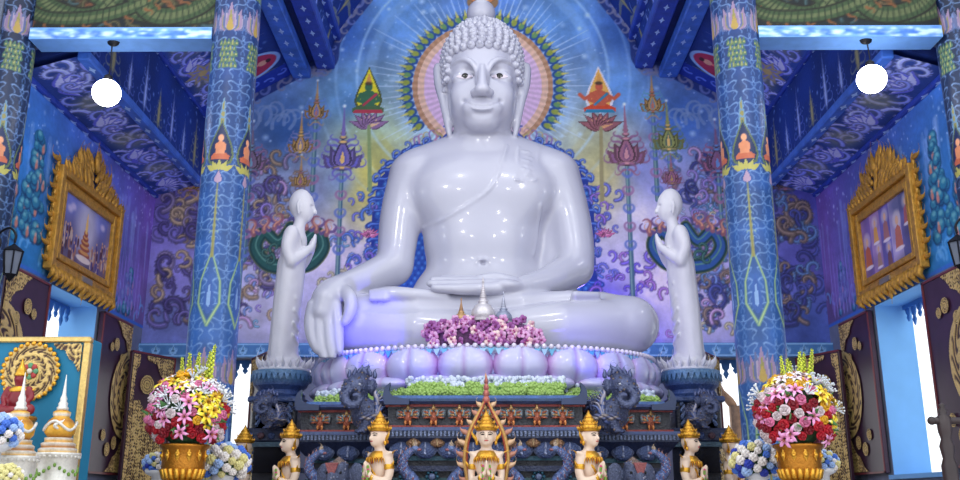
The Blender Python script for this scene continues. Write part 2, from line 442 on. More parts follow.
# ---- back wall mural
rng = np.random.default_rng(5)
cv = Canvas(-WX, WX, 3.99, 12.4, 58, (0, 0, 0))
field(cv, [(300, 10, (28, 52, 140)), (340, 30, (52, 96, 178)), (400, 20, (98, 150, 220)), (483, 0, (84, 130, 210)), (560, 20, (98, 150, 220)), (630, 30, (52, 96, 178)), (665, 10, (28, 52, 140)),
    (350, 100, (96, 152, 216)), (620, 90, (98, 150, 220)), (290, 130, (52, 98, 176)), (680, 120, (60, 104, 188)), (420, 110, (140, 178, 226)), (550, 110, (140, 178, 226)),
    (376, 150, (190, 190, 110)), (367, 172, (214, 202, 96)), (366, 195, (222, 206, 100)), (372, 215, (206, 196, 150)), (372, 128, (160, 184, 150)), (598, 155, (190, 186, 130)), (603, 175, (204, 192, 130)), (590, 140, (176, 180, 150)), (596, 190, (196, 186, 140)), (340, 180, (120, 146, 200)), (640, 170, (128, 136, 200)),
    (330, 240, (224, 212, 236)), (640, 220, (214, 204, 236)), (660, 280, (232, 214, 240)), (345, 260, (226, 212, 230)), (270, 230, (176, 176, 222)), (270, 300, (200, 194, 230)), (710, 240, (176, 166, 220)), (720, 300, (188, 180, 228)), (310, 190, (150, 160, 214)), (660, 180, (150, 150, 214)),
    (365, 285, (120, 112, 214)), (612, 320, (106, 90, 225)), (170, 210, (92, 84, 158)), (170, 270, (126, 118, 190)), (170, 330, (100, 110, 176)), (805, 190, (62, 62, 146)), (800, 260, (84, 84, 170)), (800, 330, (62, 82, 160)), (140, 200, (110, 80, 160)), (483, 250, (40, 70, 180))], wpt)
cv.c *= (1 + cv.noise(rng, .5, .22) + cv.noise(rng, .15, .16))[..., None]
cv.stars(rng, 420, -5, 5, 7.2, 12, (.80, .90, 1), (.012, .05), .7)
hx, hz = wpt(483, 86)
for r, w, a in ((2.35, .022, .55), (2.1, .10, .18), (2.75, .02, .3), (3.1, .018, .25)): cv.ring(hx, hz + .25, r, w, (.72, .86, 1), a, .05)
for k in range(96):                                    # rays round the head
    t = 2 * PI * k / 96; r1 = 1.75 + .5 * rng.random() ** 2 + (.35 if k % 8 == 0 else 0)
    cv.stroke([(hx + 1.2 * math.cos(t), hz + 1.2 * math.sin(t)), (hx + r1 * math.cos(t), hz + r1 * math.sin(t))], .022, .004, (.82, .90, 1), .55)
# halo: pink and peach rings edged by a row of green and gold praying figures
for k in range(58):
    t = PI / 2 + 2 * PI * k / 58
    if math.sin(t) < -.62: continue
    x, z = hx + 1.43 * math.cos(t), hz + 1.43 * math.sin(t); c, s_ = math.cos(t), math.sin(t)
    cv.disc(x, z, .12, .085, (.12, .28, .56), 1, rot=t); cv.kanok(x, z, .2, t + .9, -1, (.30, .46, .60), .02)
    cv.disc(x, z, .07, .05, (.38, .56, .36) if k % 2 else (.55, .60, .25), 1, rot=t); cv.disc(x + .085 * c, z + .085 * s_, .03, col=(.74, .72, .36)); cv.stroke([(x - .05 * s_, z + .05 * c), (x + .06 * c - .05 * s_, z + .06 * s_ + .05 * c)], .016, .01, (.60, .66, .30))
    cv.stroke([(x + .11 * c, z + .11 * s_), (x + .2 * c, z + .2 * s_)], .02, .004, (.78, .76, .4))
HX, HZ = cv.grid(); rr = np.hypot(HX - hx, HZ - hz)
sel = rr < 1.31; tt = np.clip(rr / 1.31, 0, 1)[..., None]; ray = (.5 + .5 * np.cos(np.arctan2(HZ - hz, HX - hx) * 60))[..., None] * .10
pal = np.where(tt > .93, np.array((.66, .48, .36)), np.where(tt > .84, np.array((.82, .66, .58)), np.where(tt > .6, np.array((.80, .66, .80)), np.array((.76, .60, .74)))))
cv.c[sel] = (pal + ray)[sel]
# blue scaly aura behind the torso with a flame border
ax_, az0 = wpt(483, 345); shape = [(-1.98, 0), (-2.05, .8), (-1.98, 1.6), (-2.0, 2.4), (-1.9, 3.0), (-1.55, 3.45), (-1.0, 3.7), (0, 3.8)]
full = [(ax_ + a, az0 + b) for a, b in shape] + [(ax_ - a, az0 + b) for a, b in shape[::-1]]
cv.poly(full, (.10, .20, .56))
for j in range(40):
    for i in range(32):
        x = ax_ - 1.95 + i * .125 + (j % 2) * .06; z = az0 + .05 + j * .092
        if abs(x - ax_) < 1.92 and z < az0 + 3.4 - max(0, abs(x - ax_) - 1.4) * 1.2:
            cv.disc(x, z, .052, .075, (.16, .36, .70), .8); cv.disc(x, z + .03, .025, .03, (.36, .62, .86), .7)
for sgn in (-1, 1):
    pts = [(ax_ + sgn * a, az0 + b) for a, b in shape]
    P, _ = smooth_path([np.array(p) for p in pts], [1] * len(pts), 6)
    for k, p in enumerate(P):
        outw = PI / 2 + sgn * -.9 + (sgn * .9 if k > 36 else 0)
        if k % 2 == 0: cv.kanok(p[0] - sgn * .05, p[1], .42, outw + sgn * .3, -sgn, (.12, .22, .58), .05, .9); cv.kanok(p[0] - sgn * .05, p[1], .40, outw + sgn * .3, -sgn, (.36, .52, .86), .018, .9)
        if k % 3 == 0: kanok_branch(cv, p[0] - sgn * .08, p[1], .30, outw + sgn * .5, sgn if k % 2 else -sgn, np.array((.26, .40, .80)), np.array((.56, .68, .94)))
        if k > 30: cv.kanok(p[0] + sgn * .12, p[1] + .08, .36, outw - sgn * .2, sgn, [(.70, .48, .66), (.72, .66, .42), (.52, .40, .72)][k % 3], .02, 1.2)
def swirl_bed(cv, rng, n, x0, x1, z0, z1, cols, size=(.2, .46), a=.85):
    for k in range(int(n * .85)):
        q = rng.random(6); col = np.array(cols[int(q[4] * len(cols))]) * .92; sz = size[0] + (size[1] - size[0]) * q[2]
        x, z = x0 + (x1 - x0) * q[0], z0 + (z1 - z0) * q[1]; fl = 1 if q[5] > .5 else -1
        kanok_branch(cv, x, z, sz, PI / 2 + (q[3] - .5) * 2.6, fl, col, np.clip(col * 1.25 + .08, 0, 1), a)
lav = [(.58, .50, .82), (.46, .56, .86), (.74, .60, .80), (.64, .70, .90), (.84, .74, .80), (.44, .64, .80), (.76, .72, .60)]
for (xa, ya, xb, yb, n, cols) in ((250, 330, 300, 210, 60, lav), (310, 330, 375, 240, 30, lav), (595, 345, 690, 250, 50, [(.42, .32, .86), (.50, .40, .90), (.66, .46, .80)]),
        (690, 340, 735, 200, 60, lav), (345, 300, 380, 200, 34, [(.42, .44, .84), (.50, .40, .80), (.3, .45, .8)]), (588, 300, 618, 190, 30, [(.42, .44, .84), (.55, .40, .80)])):
    xa, za = wpt(xa, ya); xb, zb = wpt(xb, yb); swirl_bed(cv, rng, n, xa, xb, za, zb, cols)
dk = [(.28, .24, .48), (.34, .30, .56), (.62, .52, .44), (.42, .38, .66), (.52, .46, .62)]
for sx, cols in ((-1, dk + [(.70, .60, .50)]), (1, [(.20, .22, .50), (.26, .30, .62), (.50, .42, .40), (.34, .48, .70)])):
    swirl_bed(cv, rng, 150, sx * 5.8, sx * 4.2, 4.3, 6.9, cols, (.35, .75), .7)
    swirl_bed(cv, rng, 90, sx * 4.2, sx * 3.4, 4.3, 7.4, cols + lav[:3], (.3, .6), .7)
def finial_motif(cv, x, z, h, c1, c2, c3, rich=True):
    """a lotus bud finial on a stem with flame leaves"""
    w = h * .26
    if rich:
        for k in range(5):
            for s_ in (-1, 1): cv.kanok(x + s_ * w * .3, z + h * (.08 + .09 * k), h * (.40 - .05 * k), PI / 2 - s_ * (1.0 - .16 * k), -s_, c3, h * .026, 1.0, .9)
    for k in (2, 1):
        for s_ in (-1, 1): cv.flamelet(x + s_ * w * .25 * k, z + h * .02, h * (.46 - .09 * k), w * .42, np.array(c1) * (.55 + .1 * k), 1, -s_ * .35 * k); cv.flamelet(x + s_ * w * .25 * k, z + h * .03, h * (.36 - .08 * k), w * .24, c1 if k == 1 else c3, 1, -s_ * .35 * k)
    cv.flamelet(x, z, h * .52, w * .62, np.array(c1) * .5); cv.flamelet(x, z + h * .02, h * .45, w * .48, c1); cv.flamelet(x, z + h * .05, h * .32, w * .28, np.array(c3) * .9); cv.flamelet(x, z + h * .07, h * .22, w * .15, c2)
    for zz, r in ((.42, .22), (.50, .17), (.57, .13), (.63, .09)): cv.disc(x, z + h * zz, w * r * 1.3, h * .035, np.array(c1) * .6); cv.disc(x, z + h * (zz + .008), w * r, h * .022, c2)
    cv.disc(x, z + h * .0, w * .6, h * .04, np.array(c1) * .55); cv.disc(x, z + h * .01, w * .45, h * .022, c2)
    for s_ in (-1, 1): cv.kanok(x + s_ * w * .2, z, h * .3, -PI / 2 + s_ * 1.0, -s_, c3, h * .02, 1.1, .9, True); cv.kanok(x + s_ * w * .1, z - h * .1, h * .26, PI / 2 - s_ * 1.3, -s_, c1, h * .018, 1.1, .9)
    cv.stroke([(x, z + h * .55), (x, z + h)], h * .03, h * .006, c1); cv.disc(x, z + h * 1.02, h * .025, col=(.9, .95, 1), soft=.04)
gold = (.72, .56, .34); gold2 = (.90, .74, .44); viol = (.46, .40, .68); rose = (.62, .40, .50)
for (px, py, h, c1, c2, c3, stem) in ((316, 118, .75, gold, (.70, .46, .44), (.35, .5, .8), 190), (300, 152, .78, gold, gold2, (.5, .5, .7), 0), (300, 186, .6, gold, rose, (.5, .42, .4), 0),
        (342, 168, 1.2, viol, gold2, (.40, .38, .74), 300), (250, 170, .95, (.50, .42, .52), (.46, .62, .72), (.55, .40, .56), 260), (627, 164, 1.15, rose, (.80, .56, .60), (.55, .36, .52), 300),
        (653, 112, .78, gold, (.75, .44, .36), (.36, .60, .70), 200), (669, 150, .95, (.56, .58, .34), gold2, (.36, .46, .40), 180), (672, 184, .6, rose, gold, (.5, .34, .5), 0), (718, 172, 1.0, (.50, .36, .52), (.40, .55, .80), (.6, .36, .5), 260), (190, 190, .9, gold, rose, viol, 0), (785, 190, .9, (.40, .34, .40), rose, (.3, .3, .5), 0)):
    x, z = wpt(px, py)
    if stem: x2, z2 = wpt(px, stem); cv.stroke([(x, z), (x, z2)], .035, .045, (.26, .40, .50)); cv.stroke([(x - .01, z), (x - .01, z2)], .012, .012, (.60, .72, .66), .8)
    if stem:
        for k in range(5):
            for s_ in (-1, 1): cv.kanok(x, z - .25 - k * .34, .34, PI / 2 - s_ * .9, s_, [(.36, .44, .74), (.60, .42, .60)][k % 2], .03, 1.1, .8, True)
    finial_motif(cv, x, z, h, c1, c2, c3)
for k in range(7):                                     # pale flame trees in the upper corners
    for sx in (-1, 1):
        x, z = wpt(485 + sx * (195 + 6 * k), 128 - 4 * (k % 3)); cv.kanok(x, z, .8, PI / 2 + sx * .3, sx if k % 2 else -sx, (.48, .58, .76), .035, 1.1, .7, True)
# two seated figures on lotus flowers: a green one in a yellow flame, a red one in an orange flame
def seated(cv, x, z, h, skin, robe, lap, aura, aura2, arms=False):
    cv.flamelet(x, z - .05 * h, h * 1.34, h * .40, aura2); cv.flamelet(x, z, h * 1.22, h * .33, aura)
    cv.poly([(x - .40 * h, z), (x + .40 * h, z), (x + .42 * h, z + .10 * h), (x + .18 * h, z + .22 * h), (x - .18 * h, z + .22 * h), (x - .42 * h, z + .10 * h)], lap)
    cv.poly([(x - .40 * h, z - .02), (x + .40 * h, z - .02), (x + .34 * h, z + .07 * h), (x - .34 * h, z + .07 * h)], robe)
    cv.poly([(x - .15 * h, z + .16 * h), (x + .15 * h, z + .16 * h), (x + .23 * h, z + .52 * h), (x + .08 * h, z + .60 * h), (x - .08 * h, z + .60 * h), (x - .23 * h, z + .52 * h)], skin)
    for s_ in (-1, 1):
        cv.stroke([(x + s_ * .2 * h, z + .50 * h), (x + s_ * .27 * h, z + .33 * h), (x + s_ * .05 * h, z + .24 * h)], .05 * h, .04 * h, skin)
        if arms: cv.stroke([(x + s_ * .2 * h, z + .48 * h), (x + s_ * .38 * h, z + .36 * h), (x + s_ * .50 * h, z + .48 * h)], .04 * h, .05 * h, skin)
    cv.stroke([(x + .2 * h, z + .5 * h), (x - .12 * h, z + .2 * h)], .035 * h, .03 * h, robe)
    cv.disc(x, z + .70 * h, .10 * h, .12 * h, skin); cv.flamelet(x, z + .76 * h, .36 * h, .07 * h, (.86, .60, .30)); cv.disc(x, z + .80 * h, .10 * h, .05 * h, (.20, .16, .16), .8)
def lotus_motif(cv, x, z, w, c1, c2):
    for k in range(7):
        t = -1.25 + 2.5 * k / 6; cv.flamelet(x, z, w * (.55 + .1 * abs(t)), w * .16, np.array(c1) * .6, 1, -t); cv.flamelet(x, z, w * (.5 + .1 * abs(t)), w * .12, c1, 1, -t); cv.flamelet(x, z + .02, w * .36, w * .05, c2, 1, -t)
x, z = wpt(369, 126); lotus_motif(cv, x, z - .02, .62, (.56, .42, .60), (.86, .72, .56)); cv.stroke([(x, z), wpt(370, 190)], .03, .04, (.52, .60, .40))
x, z = wpt(368, 112); seated(cv, x, z, .72, (.22, .42, .30), (.70, .22, .30), (.28, .40, .26), (.90, .84, .18), (.30, .34, .20))
x, z = wpt(601, 128); lotus_motif(cv, x, z - .02, .66, (.60, .36, .40), (.86, .62, .44)); cv.stroke([(x, z), wpt(602, 200)], .03, .04, (.60, .56, .40))
x, z = wpt(600, 112); seated(cv, x, z, .72, (.78, .36, .26), (.16, .50, .66), (.82, .28, .16), (.93, .70, .34), (.88, .86, .90), True)
x, z = wpt(483, 2); cv.disc(x, z, .3, .2, (.55, .42, .30)); lotus_motif(cv, x, z, .5, (.80, .50, .30), (.9, .7, .4))
# dark green rings of coiled serpents behind the two standing figures
for px in (289, 687):
    x, z = wpt(px, 248)
    for s_ in (-1, 1):
        P, _ = smooth_path([np.array(q) for q in ((x, z - .35), (x + s_ * .38, z - .28), (x + s_ * .60, z + .02), (x + s_ * .46, z + .30), (x + s_ * .2, z + .12), (x, z + .40))], [1] * 6, 6)
        cv.stroke(P, .15, .10, (.36, .40, .26)); cv.stroke(P, .13, .085, (.08, .22, .24)); cv.stroke(P, .09, .05, (.12, .32, .32) if px < 400 else (.16, .32, .60)); cv.stroke([p_ + np.array((0, .03)) for p_ in P], .014, .01, (.34, .54, .50)); [kanok_branch(cv, x + s_ * .3, z - .1, .36, PI / 2 + k_ * 1.6, s_, (.14, .34, .36), (.36, .52, .44)) for k_ in range(3)]
        for k in range(6): cv.kanok(x + s_ * (.2 + .09 * k), z + .40 - .03 * k, .40, PI / 2 - s_ * .15 * k, s_ if k % 2 else -s_, (.58, .34, .40) if k % 2 else (.40, .30, .52), .045, 1.0, .9); cv.kanok(x + s_ * (.2 + .09 * k), z + .44 - .03 * k, .28, PI / 2 - s_ * .15 * k, s_ if k % 2 else -s_, (.84, .60, .48), .018, 1.0, .9)
for px, py in ((370, 231), (605, 231)):
    x, z = wpt(px, py); lotus_motif(cv, x, z - .1, .3, (.80, .42, .62), (.9, .6, .75))
# flame border where the roof meets the wall
prof = [(-5.15, 8.2), (-3.45, 9.2), (-2.95, 9.35), (-2.85, 9.85), (-2.3, 10.7), (-1.5, 11.9)]
for s_ in (-1, 1):
    P, _ = smooth_path([np.array((s_ * a, b)) for a, b in prof], [1] * 6, 9)
    cv.stroke(P, .16, .16, (.08, .14, .42), .8)
    for k, p in enumerate(P):
        cv.kanok(p[0] - s_ * .03, p[1] - .06, .42, -PI / 2 + (-s_) * .35, s_ if k % 2 else -s_, (.50, .50, .62) if k % 3 else (.42, .48, .74), .03, 1.2, .75, True)
wall_back = struct(MB().box((-WX - .3, YB + .02, 4.0), (WX + .3, YB + .5, 13.5), rgb(50, 80, 160)), 'wall_back', M_blue_trim)
link('mural', cv.mesh('mural', lambda X, Z: (X, YB, Z), M_paint), wall_back, kind='structure')
# lower back wall: piers between the openings, lintel band, jambs
mb = MB()
for a, b in ((-WX - .3, -5.33), (-3.95, 3.95), (5.33, WX + .3)): mb.box((a, YB, 0), (b, YB + .5, 3.79))
mb.box((-WX - .3, YB + .02, 3.79), (WX + .3, YB + .5, 4.0)); mb.build('lower_wall', M_stone, wall_back, kind='structure')
def band_canvas(x0, x1, z0, z1, res, base, line, rng, step):
    c = Canvas(x0, x1, z0, z1, res, base); h = z1 - z0; c.c[:2] = line; c.c[-2:] = line; x = x0
    while x < x1:
        c.flamelet(x, z0 + h * .12, h * .75, h * .3, np.array(line)); c.flamelet(x, z0 + h * .2, h * .5, h * .16, np.array(base) * .8)
        for s_ in (-1, 1): c.kanok(x, z0 + h * .3, h * .9, PI / 2 - s_ * 1.2, s_, line, h * .06, 1.2, .9, True)
        x += step
    return c
cb = band_canvas(-WX, WX, 3.78, 4.0, 60, (.26, .45, .68), (.50, .68, .86), rng, .3)
tr = link('trim_1', cb.mesh('trim_1', lambda X, Z: (X, YB - .10, Z), M_paint), kind='structure')
MB().box((-WX, YB - .098, 3.77), (WX, YB + .02, 4.01)).build('band_core', M_blue_trim, tr, kind='structure')
# ---- side walls: openings with deep pale blue reveals, the murals above
def side_wall(s_, name, win):
    x = s_ * WX; t = .55; lo, hi = (min(x, x + s_ * t), max(x, x + s_ * t)); a, b = 12.3, 14.05
    mb = MB(); mb.box((lo, 7.5, 0), (hi, a, 4.3)); mb.box((lo, b, 0), (hi, YB + .5, 4.3)); mb.box((lo, a, 0), (hi, b, 1.75)); mb.box((lo + (.01 if s_ > 0 else 0), 7.5, 4.27), (hi - (.01 if s_ < 0 else 0), YB + .5, 7.4))
    w = struct(mb, name, M_stone)
    jb = MB(); e = .012
    jb.box((lo, a, 1.75), (hi, a + e, 4.27)); jb.box((lo, b - e, 1.75), (hi, b, 4.27)); jb.box((lo, a, 4.27 - e), (hi, b, 4.27)); jb.box((lo - .06, a - .05, 1.70), (hi + .06, b + .05, 1.75 + e))
    wn = struct(jb, win, M_pale_blue)
    return w
def side_mural(s_, seed):
    rg = np.random.default_rng(seed); c = Canvas(9.0, YB, 4.28, 6.72, 46, (0, 0, 0))
    field(c, [(0, 0, (46, 110, 190))], lambda u, v: (10, 5)); X, Z = c.grid()
    f = np.clip((X - 11.5) / 4.2, 0, 1); g = np.clip((Z - 4.6) / 2.0, 0, 1)
    A = np.array((.14, .46, .72)); B = np.array((.22, .42, .74)); C_ = np.array((.46, .34, .72)); D = np.array((.58, .46, .80))
    c.c = (A * (1 - g)[..., None] + B * g[..., None]) * (1 - f ** 1.4)[..., None] + (D * (1 - g)[..., None] * .7 + C_ * g[..., None]) * (f ** 1.4)[..., None]
    c.c *= (1 + c.noise(rg, .6, .3) + c.noise(rg, .2, .15))[..., None]
    for k in range(60): x = 9 + 7 * rg.random(); c.stroke([(x, 5.9 + .4 * rg.random()), (x + .05, 4.9 + rg.random() * .5)], .05, .01, (.62, .72, .92), .25)
    c.stars(rg, 160, 9, YB, 5.9, 6.72, (.85, .90, 1), (.01, .03), .8)
    for k in range(26):                                # water curls
        x = 9 + 7 * rg.random(); c.kanok(x, 4.35 + .35 * rg.random(), .45, .6 + rg.random(), 1 if k % 2 else -1, (.40, .66, .88), .03, 1.1, .7, True)
    def cloud_tree(x, z0, h, n):
        for _ in range(n):
            q = rg.random(3); zz = z0 + h * q[0]; xx = x + (q[1] - .5) * .62 * (1.15 - q[0]); r = .07 + .07 * q[2]
            c.disc(xx, zz, r, r * .85, (.05, .22, .40)); c.disc(xx, zz + .015, r * .85, r * .7, (.14, .44, .58)); c.disc(xx - .01, zz + .04, r * .45, r * .3, (.42, .66, .70), .8)
            if q[2] > .75: c.disc(xx + .05, zz - .03, .04, .06, (.72, .46, .42)); c.disc(xx + .05, zz + .04, .025, col=(.80, .60, .54))
    for x, z, h, n in ((10.2, 4.5, 1.7, 60), (11.0, 4.6, 1.6, 80), (11.65, 4.7, 1.4, 70), (13.7, 4.4, 1.1, 60), (14.5, 4.4, 1.0, 40), (15.2, 4.4, .8, 24)): cloud_tree(x, z, h, n)
    for k in range(10): x = 14.4 + .14 * k; c.flamelet(x, 4.4 + .05 * (k % 3), .8 + .4 * rg.random(), .10, (.50, .40, .76), .6); c.stroke([(x, 4.4), (x, 5.3)], .015, .004, (.66, .64, .90), .6)
    c.stroke([(9, 4.30), (YB, 4.30)], .03, .03, (.20, .40, .76))
    return c
for s_, nm, seed, win in ((-1, 'wall_left', 3, 'window_1'), (1, 'wall_right', 8, 'window_2')):
    w = side_wall(s_, nm, win); c = side_mural(s_, seed); x = s_ * (WX - .004)
    link('mural', c.mesh('mural', (lambda X, Z, x=x: (x, X, Z)) if s_ > 0 else (lambda X, Z, x=x: (x, X, Z)), M_paint), w, kind='structure')
# ---- roof tiers: sloping strips and upright panels, the same on both sides
def ramp_map(p0, p1, y0):
    """strip from p0 to p1 in the (x, z) section; canvas x runs along the hall, canvas z across the strip"""
    L_ = math.hypot(p1[0] - p0[0], p1[1] - p0[1])
    return L_, lambda X, Z: (p0[0] + (p1[0] - p0[0]) * Z / L_, X, p0[1] + (p1[1] - p0[1]) * Z / L_)
def kanok_strip(y0, y1, L_, seed):
    rg = np.random.default_rng(seed); c = Canvas(y0, y1, 0, L_, 74, (.10, .19, .46)); c.c *= (1 + c.noise(rg, .5, .4))[..., None]
    y = y0 + .3; k = 0
    while y < y1:
        for s_ in (-1, 1):
            for j in range(2):
                q = rg.random(4); cc = np.array((.42, .47, .80) if j else (.52, .56, .86)); kanok_branch(c, y + .3 * (q[0] - .5), L_ * (.5 + s_ * .36 * q[1]), .5 + .3 * q[2], (0 if s_ > 0 else PI) + (q[3] - .5) * 2.4, s_ if j else -s_, cc, cc * 1.2, .9)
        if k % 4 == 1:
            for a in range(7): c.flamelet(y, L_ * .25, L_ * .5, L_ * .12, (.30, .32, .70), 1, (a - 3) * .38); c.flamelet(y, L_ * .27, L_ * .42, L_ * .08, (.62, .64, .92), 1, (a - 3) * .38)
        if k % 4 == 3: c.disc(y, L_ * .5, .30, L_ * .3, (.50, .50, .34), .5, .2)
        y += .34; k += 1
    c.c = np.clip(c.c * 1.12 + .03, 0, 1); c.c[:2] = (.20, .34, .72); c.c[-3:] = (.20, .34, .72)
    return c
def star_panel(y0, y1, L_, seed, figure=False):
    rg = np.random.default_rng(seed); c = Canvas(y0, y1, 0, L_, 74, (.07, .18, .48)); c.c *= (1 + c.noise(rg, .6, .3))[..., None]
    c.stars(rg, 90, y0, y1, 0, L_, (.6, .75, 1), (.01, .035), .7); y = y0 + .25; k = 0
    while y < y1:
        h = L_ * (.62 + .25 * (k % 2)); hue = [(.40, .50, .80), (.52, .54, .50), (.36, .44, .76)][k % 3]
        for j in range(5):
            for s_ in (-1, 1): c.kanok(y, .05 + h * .14 * j, h * (.42 - .06 * j), PI / 2 - s_ * (.7 - .1 * j), -s_, hue, h * .02, 1.1, .8)
        c.flamelet(y, .1, h * .9, .09, np.array(hue) * .8, .8); c.flamelet(y, .18, h * .6, .045, (.66, .62, .40) if k % 3 == 1 else (.62, .70, .92), .8); y += .62; k += 1
    if figure:
        for yy in (15.15, 13.2, 11.4):
            c.disc(yy, L_ * .52, .40, L_ * .36, (.56, .72, .92), .9); c.disc(yy, L_ * .52, .33, L_ * .32, (.62, .16, .30)); c.flamelet(yy, L_ * .28, L_ * .42, .17, (.86, .38, .40)); c.disc(yy, L_ * .70, .08, .09, (.80, .58, .50)); c.disc(yy, L_ * .76, .06, .05, (.22, .12, .16))
        c.c[:, -1:] = (.1, .2, .6)
    return c
def flower_strip(y0, y1, L_, seed):
    c = kanok_strip(y0, y1, L_, seed); y = y0 + .6
    while y < y1:
        for a in range(8): c.flamelet(y, L_ * .5, .34, .10, (.60, .56, .44), .9, a * PI / 4); c.flamelet(y, L_ * .5, .24, .05, (.40, .44, .80), .9, a * PI / 4)
        c.disc(y, L_ * .5, .08, col=(.70, .62, .40)); y += 1.5
    return c
RY0 = 10.92
for s_, side in ((-1, 'left'), (1, 'right')):
    tiers = [('lower_slope', (-WX, 6.70), (-5.15, 6.94), kanok_strip, 11), ('lower_frieze', (-5.15, 6.94), (-5.15, 8.20), star_panel, 12),
             ('upper_slope', (-5.15, 8.20), (-3.45, 9.20), 'fig', 13), ('upper_frieze', (-2.95, 9.30), (-2.80, 9.95), star_panel, 14), ('top_slope', (-2.80, 9.95), (-1.2, 12.5), star_panel, 15)]
    cl = MB(); outer = [(-WX - .1, 6.78), (-5.2, 7.04), (-5.2, 8.28), (-3.45, 9.32), (-2.95, 9.42), (-2.86, 10.02), (-1.2, 12.66)]
    for a, b in zip(outer[:-1], outer[1:]):
        q = [(a[0], a[1]), (b[0], b[1]), (b[0] - .02, b[1] + .14), (a[0] - .02, a[1] + .14)]; q = [(s_ * -u, v) for u, v in q]
        V = [(u, RY0, v) for u, v in q] + [(u, YB + .05, v) for u, v in q]; cl.add(V, [(0, 1, 2, 3), (7, 6, 5, 4), (0, 4, 5, 1), (1, 5, 6, 2), (2, 6, 7, 3), (3, 7, 4, 0)], rgb(20, 40, 110))
    cl = struct(cl, 'ceiling_' + side, mat('roof_blue', rgb(20, 45, 120), rough=.6, noise=.2))
    for nm, p0, p1, fn, seed in tiers:
        p0 = (-s_ * p0[0], p0[1]); p1 = (-s_ * p1[0], p1[1]); L_, mp = ramp_map(p0, p1, RY0)
        c = (star_panel(RY0, YB, L_, seed, True) if fn == 'fig' else fn(RY0, YB, L_, seed))
        if fn == 'fig':
            c2 = flower_strip(RY0, YB, L_ * .42, seed + 9); h = c2.H; c.c[:h, :c2.W] = c2.c[:, :c.W]
            k0 = int((15.55 - RY0) * 74); c.c[:, k0:] = (.10, .20, .62)
            for j in range(7): c.kanok(15.78, .15 + j * L_ / 7, .4, PI / 2, 1 if j % 2 else -1, (.36, .48, .86), .03, 1.2, .9, True)
        link('painted_panel', c.mesh('painted_panel', mp, M_paint), cl, kind='structure')
    # beams running along the hall under the tiers
    star_beam = mat('starred_beam', rgb(62, 110, 205), rough=.45, noise=.35, nscale=4, bump=.1)
    deep_beam = mat('deep_blue_beam', rgb(38, 66, 170), rough=.45, noise=.3, nscale=5, bump=.1)
    n = 2
    for (xc, zc, w, h, m_) in ((5.17, 6.93, .17, .13, star_beam), (5.17, 8.24, .14, .14, deep_beam), (4.42, 8.58, .18, .16, star_beam), (3.42, 9.10, .34, .20, star_beam), (2.98, 9.30, .34, .22, deep_beam), (2.82, 9.86, .2, .16, deep_beam), (5.93, 6.69, .1, .08, deep_beam)):
        b = MB().box((s_ * xc - w / 2, RY0, zc - h / 2), (s_ * xc + w / 2, YB - .01, zc + h / 2), bev=.02); bo = struct(b, 'trim_%d' % (n + (0 if s_ < 0 else 10)), m_); n += 1
        st = MB()
        for k in range(16):                            # pale painted stars along the underside
            y = RY0 + .3 + k * .42
            st.prism([(0, .11), (.018, .03), (.05, 0), (.018, -.03), (0, -.11), (-.018, -.03), (-.05, 0), (-.018, .03)], (s_ * xc, y, zc - h / 2 - .004), (1, 0, 0), (0, 1, 0), .003, rgb(170, 200, 245))
        st.build('painted_star_row', M_paint, bo, kind='structure')
# ---- cross beams with a serpent panel between the columns of each side
def dragon_canvas(x0, x1, z0, z1, seed):
    rg = np.random.default_rng(seed); c = Canvas(x0, x1, z0, z1, 52, (.09, .13, .15)); c.c *= (1 + c.noise(rg, .3, .5))[..., None]
    swirl_bed(c, rg, 120, x0, x1, z0, z1, [(.34, .32, .20), (.42, .34, .22), (.22, .34, .36), (.50, .28, .18)], (.25, .5), .8)
    xm = (x0 + x1) / 2
    for s_ in (-1, 1):
        P, _ = smooth_path([np.array(q) for q in ((xm - s_ * .1, z0 + .85), (xm + s_ * .35, z0 + .22), (xm + s_ * .9, z0 + .30), (xm + s_ * 1.12, z0 + .62), (xm + s_ * .8, z0 + .78), (xm + s_ * .35, z0 + .45), (xm - s_ * .25, z0 + .2), (xm - s_ * .9, z0 + .16), (xm - s_ * 1.25, z0 + .3))], [1] * 9, 8)
        c.stroke(P, .14, .09, (.10, .10, .08)); c.stroke(P, .115, .07, (.26, .36, .22)); c.stroke(P, .05, .02, (.48, .52, .34), .8)
        for k in range(0, len(P) - 1):
            d = P[k + 1] - P[k]; d = d / (np.linalg.norm(d) + 1e-9); nn = np.array((-d[1], d[0])); c.stroke([P[k] - nn * .09, P[k] + nn * .09 + d * .04], .008, .008, (.12, .18, .12), .9)
            if k % 3 == 0: c.kanok(*(P[k] + nn * .1), .16, math.atan2(nn[1], nn[0]), s_, (.60, .36, .20), .02, 1, .9)
    for k in range(9): c.kanok(xm + .05 * (k - 4), z0 + .55, .42, PI / 2 - .28 * (k - 4), 1 if k > 4 else -1, (.50, .26, .16) if k % 2 else (.56, .42, .24), .03, 1, .9)
    c.disc(xm, z0 + .62, .16, .13, (.40, .24, .16)); c.disc(xm, z0 + .60, .09, .07, (.52, .40, .24))
    c.c *= .72
    return c
